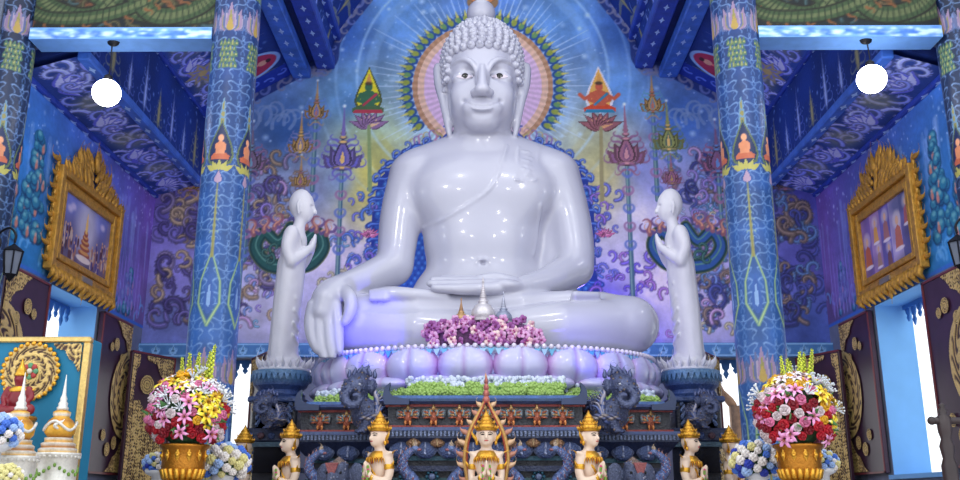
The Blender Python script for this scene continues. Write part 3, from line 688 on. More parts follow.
for s_, side in ((-1, 'left'), (1, 'right')):
    xa, xb = sorted((s_ * 3.38, s_ * 5.64)); q = MB().box((xa, YC - .12, 7.05), (xb, YC + .30, 8.35))
    be = struct(q, 'trim_%d' % (30 + (s_ > 0)), mat('roof_blue')); c = dragon_canvas(xa, xb, 7.05, 8.3, 21 + s_)
    link('serpent_panel', c.mesh('serpent_panel', lambda X, Z: (X, YC - .125, Z), M_paint), be, kind='structure')
    cb = Canvas(xa, xb, 6.90, 7.05, 60, (.42, .62, .88)); rg = np.random.default_rng(2)
    for k in range(60): cb.disc(xa + (xb - xa) * rg.random(), 6.92 + .11 * rg.random(), .03 + .05 * rg.random(), .016, (.78, .88, .98), .8, .02); cb.disc(xa + (xb - xa) * rg.random(), 6.92 + .11 * rg.random(), .05, .02, (.22, .40, .76), .6, .02)
    link('painted_moulding', cb.mesh('painted_moulding', lambda X, Z: (X, YC - .175, Z), M_paint), be, kind='structure')
    MB().box((xa, YC - .17, 6.90), (xb, YC + .17, 7.06)).build('moulding', mat('moulding_blue', rgb(110, 160, 225), noise=.1), be, kind='structure')
# ---- painted columns
def column_canvas(seed, dark):
    rg = np.random.default_rng(seed); H = 8.6; c = Canvas(0, 1.86, 0, H, 88, (.10, .22, .46)); P5 = 1.86 / 5
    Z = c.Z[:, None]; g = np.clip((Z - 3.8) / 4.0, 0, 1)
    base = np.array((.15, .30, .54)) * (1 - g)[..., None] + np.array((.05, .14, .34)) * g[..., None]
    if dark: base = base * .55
    c.c[:] = base; c.c *= (1 + c.noise(rg, .2, .3))[..., None]
    wht = (.44, .56, .74); gd = (.48, .46, .26); gr = (.22, .36, .30); pk = (.50, .42, .54)
    for k in range(-1, 6):
        x = (k + .5) * P5
        for z in np.arange(1.2, 8.5, .145):             # silver flame leaves climbing both sides
            i = int(z / .145)
            for s_ in (-1, 1):
                c.kanok(x + s_ * P5 * .10, z, .24, PI / 2 - s_ * (.8 if i % 2 else .35), -s_, wht, .010, 1.15, .7); c.kanok(x + s_ * P5 * .22, z + .05, .17, PI / 2 - s_ * .6, s_, wht, .008, 1.3, .6)
                c.kanok(x + s_ * P5 * .44, z + .08, .17, PI / 2 + s_ * .5, -s_, (.34, .48, .70), .009, 1.1, .5)
        for z0, kind in ((1.3, 'spire'), (1.75, 'leaf'), (2.65, 'lotus'), (3.3, 'leaf'), (4.2, 'tree'), (5.62, 'spire'), (6.45, 'pine'), (6.95, 'lotus'), (7.45, 'pine'), (7.85, 'lotus')):
            if kind == 'tree':
                for j in range(9):
                    for s_ in (-1, 1): c.kanok(x, z0 + .08 * j, .20 - .014 * j, PI / 2 - s_ * 1.0, s_, (.52, .60, .44) if j % 2 else wht, .012, 1.2, .9)
                c.stroke([(x, z0 - .1), (x, z0 + .95)], .02, .004, gd)
            elif kind == 'leaf':
                for s_ in (-1, 1): c.stroke([(x, z0), (x + s_ * .13, z0 + .25), (x + s_ * .12, z0 + .5), (x, z0 + .85)], .022, .010, (.34, .48, .44)); c.stroke([(x, z0), (x + s_ * .13, z0 + .25), (x + s_ * .12, z0 + .5), (x, z0 + .85)], .008, .004, (.58, .66, .46))
                c.flamelet(x, z0 + .12, .5, .07, (.16, .30, .56)); c.flamelet(x, z0 + .2, .3, .03, wht)
            elif kind == 'spire':
                for j in range(5): c.flamelet(x, z0 - .1 + .09 * j, .2, .08 - .012 * j, (.34, .48, .60)); c.flamelet(x, z0 - .08 + .09 * j, .14, .04 - .006 * j, gd)
            elif kind == 'pine':
                for j in range(5):
                    for i in range(5 - j % 2): c.flamelet(x + (i - 2 + .5 * (j % 2)) * .05, z0 + .075 * j, .11, .028, (.32, .40, .26) if (i + j) % 2 else gr, 1); c.flamelet(x + (i - 2 + .5 * (j % 2)) * .05, z0 + .02 + .075 * j, .05, .01, (.54, .54, .34))
            else:
                for a in (-3, 3, -2, 2, -1, 1, 0): c.flamelet(x + a * .035, z0, .42 - abs(a) * .05, .065, (.30, .34, .50) if a % 2 else pk, 1, -a * .10); c.flamelet(x + a * .035, z0 + .02, .30 - abs(a) * .04, .035, gd if a % 2 == 0 else (.55, .50, .60), 1, -a * .10)
                c.flamelet(x, z0, .2, .05, (.60, .50, .24))
        z = 5.28                                       # small seated monk figure in an arched niche on a lotus
        c.flamelet(x, z - .12, .62, .19, (.30, .36, .24)); c.flamelet(x, z - .09, .55, .16, (.06, .12, .28))
        c.poly([(x - .11, z), (x + .11, z), (x + .12, z + .04), (x + .05, z + .09), (x - .05, z + .09), (x - .12, z + .04)], (.66, .33, .22)); c.poly([(x - .055, z + .06), (x + .055, z + .06), (x + .07, z + .19), (x, z + .23), (x - .07, z + .19)], (.74, .46, .32)); c.disc(x, z + .265, .036, .045, (.82, .56, .42))
        for a in (-2, -1, 1, 2, 0): c.flamelet(x + a * .03, z - .14, .14, .04, (.62, .60, .30), 1, -a * .5); c.flamelet(x, z - .3, .16, .05, (.60, .50, .60))
    return c
def column(x, y, rot, seed, label, dark=False):
    c = column_canvas(seed, dark); r = .281
    if dark: c.X = c.X[:c.W // 2 + 1]; c.c = c.c[:, :c.W // 2 + 1]; c.W = len(c.X)
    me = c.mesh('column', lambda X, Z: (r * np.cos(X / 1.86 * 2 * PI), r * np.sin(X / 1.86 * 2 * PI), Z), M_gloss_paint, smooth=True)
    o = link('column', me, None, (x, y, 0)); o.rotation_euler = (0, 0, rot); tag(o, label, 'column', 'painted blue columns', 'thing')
    if dark: return o
    b = MB().lathe([(.46, 0), (.46, .35), (.40, .42), (.42, .5), (.36, .6), (.31, .66)], 28, rgb(60, 100, 160)); b.build('column_base', M_blue_trim, o)
    return o
FR = -PI / 2
P72 = 2 * PI / 5
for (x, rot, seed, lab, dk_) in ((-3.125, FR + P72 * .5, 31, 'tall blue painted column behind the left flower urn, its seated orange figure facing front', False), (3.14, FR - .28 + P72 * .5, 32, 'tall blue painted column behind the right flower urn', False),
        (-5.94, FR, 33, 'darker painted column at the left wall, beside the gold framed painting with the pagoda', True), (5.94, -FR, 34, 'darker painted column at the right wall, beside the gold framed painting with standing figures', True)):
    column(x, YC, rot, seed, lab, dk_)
# ------------------------------------------------------------------ the great seated white buddha
M_pearl = mat('pearl_lacquer', rgb(180, 180, 197), rough=.27, noise=.02, nscale=2, coat=.45, spec=.5)
def build_buddha():
    S = Sculpt((-2.75, 11.2, 3.15), (2.85, 14.3, 9.15), .02)
    A = at
    # lap: thighs, knees, crossed shins
    S.ell(A(483, 318, 13.05), (1.35, .75, .50), .2)
    S.chain([A(430, 322, 13.2), A(375, 322, 12.75), A(357, 324, 12.45)], [.44, .42, .36], .15)
    S.chain([A(535, 322, 13.2), A(600, 323, 12.75), A(630, 325, 12.5)], [.46, .43, .375], .15)
    S.chain([A(357, 325, 12.45), A(420, 330, 12.1), A(500, 334, 11.98)], [.35, .30, .26], .1)
    S.chain([A(628, 326, 12.5), A(560, 326, 12.1), A(470, 334, 11.95)], [.37, .32, .26], .1)
    # upper shin and the two feet lying across
    S.chain([A(345, 308, 12.4), A(420, 308, 12.15), A(520, 304, 12.15), A(560, 302, 12.3)], [.20, .20, .17, .13], .06)
    S.chain([A(540, 302, 12.22), A(570, 300, 12.25), A(588, 300, 12.3)], [.12, .13, .09], .04)
    S.chain([A(450, 299, 12.22), A(400, 297, 12.2), A(376, 296, 12.25)], [.12, .12, .10], .03)
    S.chain([A(377, 294.5, 12.12), A(392, 294, 12.08), A(415, 295.5, 12.04), A(445, 298, 12.03)], [.085, .105, .10, .09], .025, n=3)
    for i in range(4): S.chain([A(386, 291 + 2.4 * i, 12.06 - .015 * i), A(371, 291.5 + 2.4 * i, 12.1 - .015 * i)], [.045, .036], .012)
    for i, py in enumerate((295, 298.5, 302)): S.chain([A(575, py, 12.05 + .03 * i), A(597, py + .3, 12.16 + .03 * i)], [.055, .045], .02)
    # torso
    S.ell(A(483, 288, 13.15), (.98, .60, .42), .15)
    S.ell(A(483, 258, 13.15), (.80, .56, .72), .2)
    S.ell(A(483, 236, 13.15), (.86, .57, .66), .2)
    S.ell(A(483, 203, 13.16), (1.0, .60, .74), .15)
    S.ell(A(483, 184, 13.16), (1.14, .50, .50), .3)
    S.ell(A(483, 172, 13.25), (1.22, .50, .46), .15)
    S.chain([A(425, 166, 13.25), A(483, 152, 13.2), A(541, 166, 13.25)], [.30, .42, .30], .15)
    for px in (452, 516): S.ell(A(px, 194, 12.90), (.50, .20, .34), .3)
    S.cap(A(482.5, 160, 13.2), A(482.5, 118, 13.15), .46, .42, .08)
    for py, r in ((141, .455), (136, .45)):
        S.chain([A(482.5, py, 13.17) + np.array((r * .985 * math.cos(a), r * 1.0 * math.sin(a), 0)) for a in np.linspace(PI, 2 * PI, 15)], .025, .04)
    # right arm (left in the picture) reaching down over the knee
    S.chain([A(413, 176, 13.2), A(401, 215, 13.1), A(396, 255, 12.95), A(392, 268, 12.9)], [.36, .30, .27, .25], .13, n=4)
    S.chain([A(394, 266, 12.9), A(365, 280, 12.6), A(338, 288, 12.28)], [.26, .225, .17], .08, n=4)
    # left arm, forearm into the lap
    S.chain([A(556, 176, 13.2), A(569, 215, 13.1), A(575, 250, 12.95), A(574, 268, 12.88)], [.36, .30, .275, .27], .13, n=4)
    S.chain([A(574, 268, 12.85), A(548, 281, 12.5), A(522, 287, 12.2)], [.255, .20, .145], .07, n=4)
    S.chain([A(548, 205, 13.25), A(556, 240, 13.2), A(556, 275, 13.1)], [.22, .24, .26], .12, n=3)
    # right hand hanging over the shin, five fingers
    S.ell(A(328, 299, 12.17), (.19, .15, .27), .08)
    S.chain([A(340, 289, 12.25), A(326, 300, 12.12), A(322, 312, 12.08)], [.17, .20, .17], .06)
    for pts, r in (([(313, 305), (310, 322), (312, 338), (317, 350)], [.085, .085, .075, .055]), ([(320, 307), (318.5, 326), (320, 344), (324, 358)], [.09, .09, .08, .055]),
                   ([(328, 308), (328, 327), (329.5, 345), (332, 359)], [.09, .09, .08, .055]), ([(335.5, 306), (337, 323), (338, 339), (339, 351)], [.085, .085, .075, .055])):
        S.chain([A(x, y, 12.05 - .02 * i) for i, (x, y) in enumerate(pts)], r, .016, n=4)
    S.chain([A(342, 290, 12.18), A(350, 298, 12.02), A(350, 311, 11.98), A(345, 322, 11.97)], [.11, .095, .085, .055], .03, n=4)
    # left hand open in the lap, palm up, fingers to the left
    S.ell(A(504, 287, 12.1), (.26, .20, .10), .06)
    for i, (x0, x1, y0, y1, dY) in enumerate(((498, 434, 288.5, 288, -.10), (498, 430, 285, 283.5, -.02), (498, 433, 282.5, 280, .07), (500, 442, 281, 278.5, .15))):
        S.chain([A(x0, y0, 12.08 + dY), A((x0 + x1) / 2, (y0 + y1) / 2 + 1.2, 12.0 + dY), A(x1, y1, 12.03 + dY)], [.085, .078, .05], .015, n=4)
    S.chain([A(514, 283, 12.12), A(497, 278, 12.1), A(480, 278, 12.1)], [.09, .075, .05], .02, n=4)
    # ---- head
    H = A
    S.ell(H(482.5, 66, 13.12), (.575, .66, .66), .08)
    S.ell(H(482.5, 84, 12.95), (.535, .56, .55), .12)
    S.ell(H(482.5, 104, 12.9), (.50, .50, .42), .12)
    S.ell(H(482.5, 116, 12.84), (.45, .42, .26), .12)
    S.ell(H(482.5, 122, 12.60), (.22, .14, .13), .14)
    S.ell(H(482.5, 47, 13.2), (.42, .42, .35), .10)
    S.ell(H(482.5, 40, 13.2), (.26, .27, .22), .08)
    for s_ in (-1, 1): S.ell(H(482.5 + s_ * 19, 96, 12.62), (.17, .12, .18), .12)       # cheeks
    def sf(px, py, off=0.0):
        for k in range(12):
            p = S.surf(482.5 + (px - 482.5) * (1 - .03 * k), py, 11.8, 14)
            if p is not None: return p + np.array((0, off, 0))
        return at(px, py, 13.0)
    for s_ in (-1, 1): S.ell(sf(482.5 + s_ * 17.5, 73, .0), (.19, .075, .10), .08, sub=True)   # eye sockets
    for s_ in (-1, 1):
        S.ell(sf(482.5 + s_ * 17.5, 77, .075), (.19, .10, .085), .04)                        # eyeballs
        br = [(4.2, 84), (5.0, 74), (8.5, 65.5), (14, 61), (20, 60), (27, 63), (32, 69)]
        S.chain([sf(482.5 + s_ * dx, py, -.012) for dx, py in br], [.036, .042, .045, .044, .042, .036, .014], .010, n=4)
        lid = [(7.5, 78.2), (12, 73.8), (18, 72.4), (24, 73.8), (29, 77.5)]
        S.chain([sf(482.5 + s_ * dx, py, .006) for dx, py in lid], [.012, .024, .028, .024, .010], .010, n=4)
        lid = [(8.5, 79), (14, 80.6), (19, 80.6), (28, 78.2)]
        S.chain([sf(482.5 + s_ * dx, py, .010) for dx, py in lid], [.010, .016, .016, .008], .012, n=4)
    p0, p1 = sf(482.5, 68, .0), sf(482.5, 93, -.0)
    S.chain([p0 + (0, .01, 0), (p0 + p1) / 2 + np.array((0, -.075, 0)), p1 + np.array((0, -.13, .03))], [.06, .068, .085], .04, n=4)
    S.ell(p1 + np.array((0, -.12, -.01)), (.118, .105, .08), .04)
    for s_ in (-1, 1): S.ell(p1 + np.array((s_ * .105, -.055, -.02)), (.07, .08, .058), .03)
    for s_ in (-1, 1): S.ell(p1 + np.array((s_ * .055, -.13, -.09)), (.03, .035, .016), .012, sub=True)
    # mouth: bow shaped smiling lips
    S.ell(sf(482.5, 106, .075), (.26, .10, .12), .10)
    up = [(-18, 100.4), (-11, 104.0), (-5, 105.6), (0, 106), (5, 105.6), (11, 104.0), (18, 100.4)]
    lo = [(-14.5, 104.5), (-8, 108.6), (0, 110), (8, 108.6), (14.5, 104.5)]
    P_up = [sf(482.5 + a, b - .9, .010) for a, b in up]; P_ln = [sf(482.5 + a, b + 1.0, -.028 + .0015 * abs(a)) for a, b in up]; P_lo = [sf(482.5 + a, b - .7, .014) for a, b in lo]
    S.chain(P_up, [.010, .024, .036, .034, .036, .024, .010], .010, n=3)
    S.chain(P_lo, [.010, .032, .044, .032, .010], .010, n=4)
    S.chain(P_ln, [.014, .016, .016, .016, .016, .016, .014], .012, sub=True, n=3)
    S.chain([sf(482.5 + a, 114.5 - abs(a) * .12, -.012) for a in (-8, 0, 8)], [.02, .032, .02], .05, sub=True, n=3)
    for s_ in (-1, 1): S.ell(sf(482.5 + s_ * 18.5, 101.3, 0), (.03, .04, .03), .035, sub=True)
    # curled hair, seen as rows of snail curls, set on the skull
    hb = MB(); hc = H(482.5, 70, 13.12); rows = 15
    def curl(p, d):
        hb.ball(p + d * .012, (.068, .068, .068), seg=8, rings=6); hb.ball(p + d * .062, (.036, .036, .036), seg=6, rings=5)
    def pix(p):
        q = p - np.array((0, 0, CAMZ)); f_ = q[1] * math.cos(PITCH) + q[2] * math.sin(PITCH); u_ = -q[1] * math.sin(PITCH) + q[2] * math.cos(PITCH)
        return AX + FPX * q[0] / f_, 240 - FPX * u_ / f_
    for r in range(rows):
        el = -.62 + r * (PI / 2 + .62) / (rows - .3); n = max(1, int(2 * PI * math.cos(max(el, -.2)) * .66 / .125 + .5))
        for k in range(n):
            az = 2 * PI * (k + .5 * (r % 2)) / n; d = np.array((math.cos(el) * math.cos(az), math.cos(el) * math.sin(az), math.sin(el)))
            p = S.hit(hc, d, 1.25)
            if p[1] < hc[1] + .12:
                px, py = pix(p); dx = abs(px - 482.5)
                if py > 50 + max(0, dx - 24) ** 2 * .33: continue
            curl(p, d)
    top = H(482.5, 50, 13.2)
    for r in range(6):
        el = -.1 + r * .27; n = max(1, int(2 * PI * math.cos(el) * .40 / .12 + .5))
        for k in range(n):
            az = 2 * PI * (k + .5 * (r % 2)) / n; d = np.array((math.cos(el) * math.cos(az), math.cos(el) * math.sin(az), math.sin(el)))
            curl(S.hit(top, d, .8), d)
    # long ears
    for s_ in (-1, 1):
        S.chain([H(482.5 + s_ * 36.5, 80, 13.08), H(482.5 + s_ * 43, 68, 13.12), H(482.5 + s_ * 42.5, 84, 13.08), H(482.5 + s_ * 38.5, 102, 13.0), H(482.5 + s_ * 34.5, 122, 12.95), H(482.5 + s_ * 33, 135, 12.93)], [.05, .085, .085, .07, .065, .035], .03, n=5)
        S.chain([H(482.5 + s_ * 36.5, 92, 13.0), H(482.5 + s_ * 36, 80, 13.02)], .06, .04)
    # navel, robe laid over one shoulder: its edge stands a little above the skin
    S.chain([sf(476, 263.5, .0), sf(479, 260, .0), sf(483, 259, .0), sf(487, 260, .0), sf(490, 263.5, .0)], [.012, .022, .024, .022, .012], .02, n=3)
    S.ell(sf(483, 263, 0), (.035, .05, .03), .02, sub=True)
    edge = [(507, 146), (503, 160), (497, 176), (490, 189), (476, 200), (458, 211), (440, 221), (424, 228)]
    S.chain([sf(a, b, .005) for a, b in edge], .024, .02, n=4)
    for ex in (519, 539):
        q = [(ex, 147), (ex - 1.5, 160), (ex - 3, 180)]; S.chain([sf(a, b, .004) for a, b in q], .016, .012, n=4)
    S.chain([sf(516, 180, .004), sf(526, 181, .004), sf(536, 180, .004)], .016, .012, n=3)
    for k in range(3): S.chain([sf(523, 151 + 9 * k, .004), sf(530, 153 + 9 * k, .004), sf(526, 157 + 9 * k, .004), sf(532, 158 + 9 * k, .004)], .016, .012, n=3)
    # folds where sleeve and robe meet the arm on the right, hem lines across the lap
    S.chain([sf(541, 205, .0), sf(537, 230, .0), sf(533, 255, .0)], .02, .03, n=4)
    S.chain([sf(365, 312, .0), sf(390, 315, .0), sf(420, 313, .0)], .014, .02, n=3)
    X_, Y_, Z_ = S.ax[0][:, None, None], S.ax[1][None, :, None], S.ax[2][None, None, :]     # flat seat where it rests on the throne
    seat = np.where((X_ / 2.26) ** 2 + ((Y_ - 12.95) / 1.47) ** 2 < 1, 3.272 - Z_, -1); S.f = np.maximum(S.f, seat).astype(np.float32)
    V, Q = S.mesh(1)
    root = thing('buddha_statue', 'huge glossy white seated buddha statue on the pearl lotus throne', 'statue', (0, 13, 3.25))
    o = np.array((0, 13, 3.25))
    link('body', mesh_from('body', V - o, Q, M_pearl, True), root)
    hair = hb.build('curled_hair', M_pearl, root, True); hair.location = tuple(-o)
    fb = MB(); c = H(481.5, 14, 13.15); prof = [(.09, -.30), (.15, -.25), (.13, -.21)] + [(.225 * math.cos(a), .225 * math.sin(a)) for a in np.linspace(-1.1, 1.2, 14)] + [(.06, .235), (.035, .32), (.012, .42)]
    fb.lathe(prof, 28, ctr=tuple(c - o)); fb.build('finial', M_pearl, root, True)
    M_eye = mat('eye_inlay', rgb(214, 204, 218), rough=.2, noise=.02); M_pup = mat('black_inlay', rgb(8, 8, 12), rough=.08, noise=.02)
    for s_ in (-1, 1):
        p = sf(482.5 + s_ * 17.5, 76.4); n_ = 13; V = []; F = []
        ring = []
        for k in range(26):
            a = 2 * PI * k / 26; dx = 8.4 * math.cos(a); dy = -2.3 * math.sin(a) * (1 - .25 * abs(math.cos(a))); ring.append(sf(482.5 + s_ * 17.5 + dx, 76.6 + dy, -.008))
        mid = [sf(482.5 + s_ * 17.5 + 4.5 * math.cos(2 * PI * k / 26), 76.5 - 1.5 * math.sin(2 * PI * k / 26), -.010) for k in range(26)]
        V = [q - o for q in ring] + [q - o for q in mid] + [p + (0, -.012, 0) - o]; F = [(k, (k + 1) % 26, 26 + (k + 1) % 26, 26 + k) for k in range(26)] + [(26 + k, 26 + (k + 1) % 26, 52) for k in range(26)]
        e = MB().add(V, F).build('eye', M_eye, root, True, label='pinkish white inlaid eye')
        q = sf(482.5 + s_ * 17.2, 76.0, .004) - o; MB().ball(q, (.055, .022, .050), seg=14, rings=10).build('pupil', M_pup, e, True, label='black pupil')
    return root
buddha = build_buddha()
# ------------------------------------------------------------------ lotus throne
M_pearl2 = mat('pearl_petal', attr=True, rough=.28, noise=.04, nscale=4, coat=.6)
def petal_mesh(w, h, d, cols, tip=.10, lobes=True, n=15, m=13, leaf=False):
    """a bulging lotus petal standing in the x-z plane, bulging to -y; two lobes with a raised keel and a pointed tip"""
    V = []; C = []
    for j in range(m):
        v = j / (m - 1); hw = w * .5 * (math.sin(PI * (.16 + .72 * v)) ** .5) * (1 if v < .8 else 1 - .25 * ((v - .8) / .2) ** 2)
        for i in range(n):
            u = -1 + 2 * i / (n - 1); x = hw * u; z = h * v + tip * h * (v ** 4) * (1 - abs(u)) ** 2
            r = math.sqrt(max(0, 1 - u * u)); x *= (math.sin(PI * min(1, .2 + .8 * v)) ** .9 * 1.15 + .02) if leaf else 1; bulge = d * (math.sin(PI * (.10 + .86 * v)) ** .7) * (r ** .8)
            if lobes: bulge *= 1 - .20 * math.exp(-(u / .10) ** 2)
            V.append((x, -bulge, z)); e = max(abs(u), 0)
            C.append(np.array(cols[0]) * (1 - e ** 6) + np.array(cols[1]) * e ** 6 if abs(u) > .02 or not lobes else np.array(cols[2]))
    F = [(j * n + i, j * n + i + 1, (j + 1) * n + i + 1, (j + 1) * n + i) for j in range(m - 1) for i in range(n - 1)]
    k = len(V); V += [(x, .02, z) for x, y, z in V]; C = C + C
    F += [(k + j * n + i, k + (j + 1) * n + i, k + (j + 1) * n + i + 1, k + j * n + i + 1) for j in range(m - 1) for i in range(n - 1)]
    for i in range(n - 1): F += [(i, k + i, k + i + 1, i + 1), ((m - 1) * n + i, (m - 1) * n + i + 1, k + (m - 1) * n + i + 1, k + (m - 1) * n + i)]
    for j in range(m - 1): F += [(j * n, (j + 1) * n, k + (j + 1) * n, k + j * n), (j * n + n - 1, k + j * n + n - 1, k + (j + 1) * n + n - 1, (j + 1) * n + n - 1)]
    return np.array(V), F, np.array(C)
LC = np.array((0.02, 12.95, 2.72)); LA, LB = 2.30, 1.52
def lotus_throne():
    root = thing('lotus_throne', 'pearly lilac lotus throne of bulging petals under the great buddha', 'throne', LC)
    prof = [(.93, 0), (.95, .08), (.90, .12), (.90, .40), (.97, .44), (.985, .50), (.96, .54), (.90, .545)]
    b = MB(); b.lathe([(r, z) for r, z in prof], 72, sx=LA, sy=LB, cols=[rgb(150, 160, 205)] * 3 + [rgb(200, 200, 226)] * 2 + [rgb(120, 180, 220), rgb(205, 205, 230), rgb(210, 210, 225)]); b.build('core', M_pearl2, root, True)
    V, F, C = petal_mesh(.72, .44, .20, [rgb(184, 184, 222), rgb(176, 124, 190), rgb(164, 146, 200)], tip=.07)
    V2, F2, C2 = petal_mesh(.46, .40, .10, [rgb(166, 174, 226), rgb(150, 146, 210), rgb(176, 176, 226)], lobes=False)
    V3, F3, C3 = petal_mesh(.66, .17, .16, [rgb(186, 186, 222), rgb(170, 144, 200), rgb(180, 160, 208)], tip=.02)
    mes = mesh_from('petal', V, F, M_pearl2, True, C), mesh_from('petal', V2, F2, M_pearl2, True, C2), mesh_from('petal', V3, F3, M_pearl2, True, C3)
    n = 20
    for k in range(n):
        for row in (0, 1, 2):
            t = -PI / 2 + R(-7) + 2 * PI * (k + .5 * (row > 0)) / n; a, bb, z = ((.945, .93, .085), (.91, .90, .10), (.985, .97, 0.0))[row]
            x, y = LA * a * math.cos(t), LB * bb * math.sin(t); nx, ny = math.cos(t) / LA, math.sin(t) / LB
            o = link(('petal', 'inner_petal', 'lower_petal')[row], mes[row], root, (x, y, z)); o.rotation_euler = (R((6, 3, 4)[row]), 0, math.atan2(ny, nx) + PI / 2)
            o.scale = (1.0, 1, 1)
    bd = MB(); fr = MB()
    for k in range(150):
        t = 2 * PI * k / 150; c, s_ = math.cos(t), math.sin(t); bd.ball((LA * 1.0 * c, LB * 1.0 * s_, .525), .035, rgb(214, 206, 226), 7, 5)
        fr.prism([(-.04, 0), (.04, 0), (.02, -.05), (0, -.085), (-.02, -.05)], (LA * 1.0 * c, LB * 1.0 * s_, .49), (-s_, c * .9, 0), (0, 0, 1), .012, rgb(90, 170, 215) if k % 2 else rgb(150, 190, 230))
    bd.build('bead_rim', M_pearl2, root, True); fr.build('turquoise_fringe', M_pearl2, root)
    return root
lotus_throne()
# ------------------------------------------------------------------ altar with redented corners, dark blue and bronze
M_navy = mat('navy_lacquer', attr=True, rough=.38, noise=.30, nscale=16, bump=.5, bscale=34, spec=.6)
M_mosaic = mat('glass_mosaic', attr=True, rough=.22, noise=.45, nscale=60, bump=.6, bscale=70, metal=.35, spec=.8)
NV = rgb(32, 44, 80); NV2 = rgb(48, 68, 116); BK = rgb(24, 28, 44); BZ = rgb(120, 92, 74); RED = rgb(150, 52, 50); TEAL = rgb(40, 96, 120); SILV = rgb(120, 136, 176)
def plan(e):
    """altar outline grown by e: central part steps forward, wings behind"""
    a, b = .99 + e, 2.12 + e; return [(-b, 14.4), (-b, 11.62 - e), (-a, 11.62 - e), (-a, 10.92 - e), (a, 10.92 - e), (a, 11.62 - e), (b, 11.62 - e), (b, 14.4)]
def tier(mb, e0, e1, z0, z1, c):
    P, Q = plan(e0), plan(e1); n = len(P); V = [(x, y, z0) for x, y in P] + [(x, y, z1) for x, y in Q]
    mb.add(V, [tuple(range(n))[::-1], tuple(range(n, 2 * n))] + [(i, (i + 1) % n, n + (i + 1) % n, n + i) for i in range(n)], c)
altar = thing('altar', 'dark blue and bronze tiered altar with redented corners under the lotus throne', 'altar', (0, 12.5, 0))
AO = np.array((0, 12.5, 0))
def part(mb, name, m, smooth=False, parent=None, label=None):
    p = parent if parent is not None else altar; o = mb.build(name, m, p, smooth, label=label)
    if p is altar: o.location = tuple(-AO)
    return o
mb = MB(); tier(mb, .10, .10, 0, .55, NV); tier(mb, .06, .09, .55, .80, NV2); tier(mb, .05, .03, .80, 1.12, NV); part(mb, 'plinth', M_navy)
mb = MB(); tier(mb, .02, .02, 1.12, 1.92, BK)
for z, e, h, c in ((1.30, .06, .05, TEAL), (1.46, .09, .06, NV2), (1.60, .05, .05, rgb(40, 80, 90)), (1.72, .10, .06, NV), (1.84, .05, .05, TEAL)): tier(mb, e, e, z, z + h, c)
part(mb, 'waist', M_navy)
mb = MB(); tier(mb, .06, .20, 1.92, 2.08, NV); tier(mb, .20, .22, 2.08, 2.12, SILV * .8); tier(mb, .16, .16, 2.12, 2.16, rgb(60, 90, 110)); tier(mb, .24, .22, 2.16, 2.20, NV2); part(mb, 'cornice', M_navy)
mb = MB(); tier(mb, .12, .12, 2.20, 2.46, BK); tier(mb, .15, .15, 2.20, 2.225, RED); tier(mb, .15, .15, 2.435, 2.46, RED); part(mb, 'frieze', M_navy)
mb = MB(); tier(mb, .20, .22, 2.46, 2.49, NV); tier(mb, .22, .12, 2.49, 2.53, NV2 * .9); tier(mb, .06, .06, 2.53, 2.55, NV); tier(mb, .09, .07, 2.53, 2.57, rgb(50, 90, 150)); part(mb, 'top_slab', M_navy)
mb = MB(); mb.lathe([(1, 2.57), (1, 2.715)], 48, rgb(70, 90, 140), (0.02, 12.95, 0), 2.02, 1.29); part(mb, 'step', M_navy)
# upturned horns at the slab corners
for (x, y, s_) in ((-1.12, 10.74, -1), (1.12, 10.74, 1), (-2.26, 11.44, -1), (2.26, 11.44, 1)):
    b = MB(); prof = [(.42, -.13), (-.0, -.13), (-.03, .0), (-.02, .10), (.02, .19), (.09, .245), (.085, .19), (.075, .13), (.09, .06), (.15, .01), (.25, -.02), (.42, -.03)]
    pts = [(-s_ * (p - .03) * .66, q * .66) for p, q in prof]; b.prism(pts[::s_], (x, y + .02, 2.535), (1, 0, 0), (0, 0, 1), .10, NV2 * .8); part(b, 'corner_horn', mat('navy_gloss', attr=True, rough=.3, noise=.15))
# garuda figures in the frieze
def garuda_me():
    b = MB(); g = rgb(190, 150, 96); r = rgb(176, 96, 70); bl = rgb(120, 140, 150)
    b.prism([(-.03, -.10), (.03, -.10), (.045, .0), (.03, .055), (-.03, .055), (-.045, .0)], (0, 0, 0), (1, 0, 0), (0, 0, 1), .03, r); b.ball((0, -.04, .075), (.022, .02, .026), g, 8, 6)
    flame(b, (0, -.035, .09), (1, 0, 0), (0, 0, 1), .05, .016, g, .1)
    for s_ in (-1, 1):
        b.prism([(s_ * .03, .03), (s_ * .10, .075), (s_ * .125, .06), (s_ * .128, .0), (s_ * .11, -.035), (s_ * .08, -.03), (s_ * .04, -.02)][::s_], (0, -.012, 0), (1, 0, 0), (0, 0, 1), .018, rgb(120, 130, 140))
        for k in range(3): b.tube([(s_ * .035, -.02, .02 - .02 * k), (s_ * .08, -.03, .035 - .03 * k), (s_ * .12, -.02, .05 - .04 * k)], [.012, .013, .006], 6, g if k % 2 else r)
        for k in range(4): flame(b, (s_ * .03, -.03, -.01 + .012 * k), (1, 0, 0), (0, 0, 1), .125 - .012 * k, .018, [bl, g, r, bl][k], 1.0, PI / 2 - s_ * (1.15 - .22 * k), s_)
        flame(b, (s_ * .02, -.03, -.06), (1, 0, 0), (0, 0, 1), .09, .018, rgb(210, 130, 70), .8, -PI / 2 + s_ * .8, -s_)
    return mesh_from('garuda_relief', np.concatenate(b.v), b.f, M_mosaic, True, np.concatenate(b.c))
gm = garuda_me()
for x in np.linspace(-.88, .88, 7): link('garuda_relief', gm, altar, np.array((x, 10.79, 2.335)) - AO).scale = (1.05, 1.3, 1.0)
for s_ in (-1, 1):
    for x in (1.36, 1.68, 2.0): o = link('garuda_relief', gm, altar, np.array((s_ * x, 11.49, 2.335)) - AO)
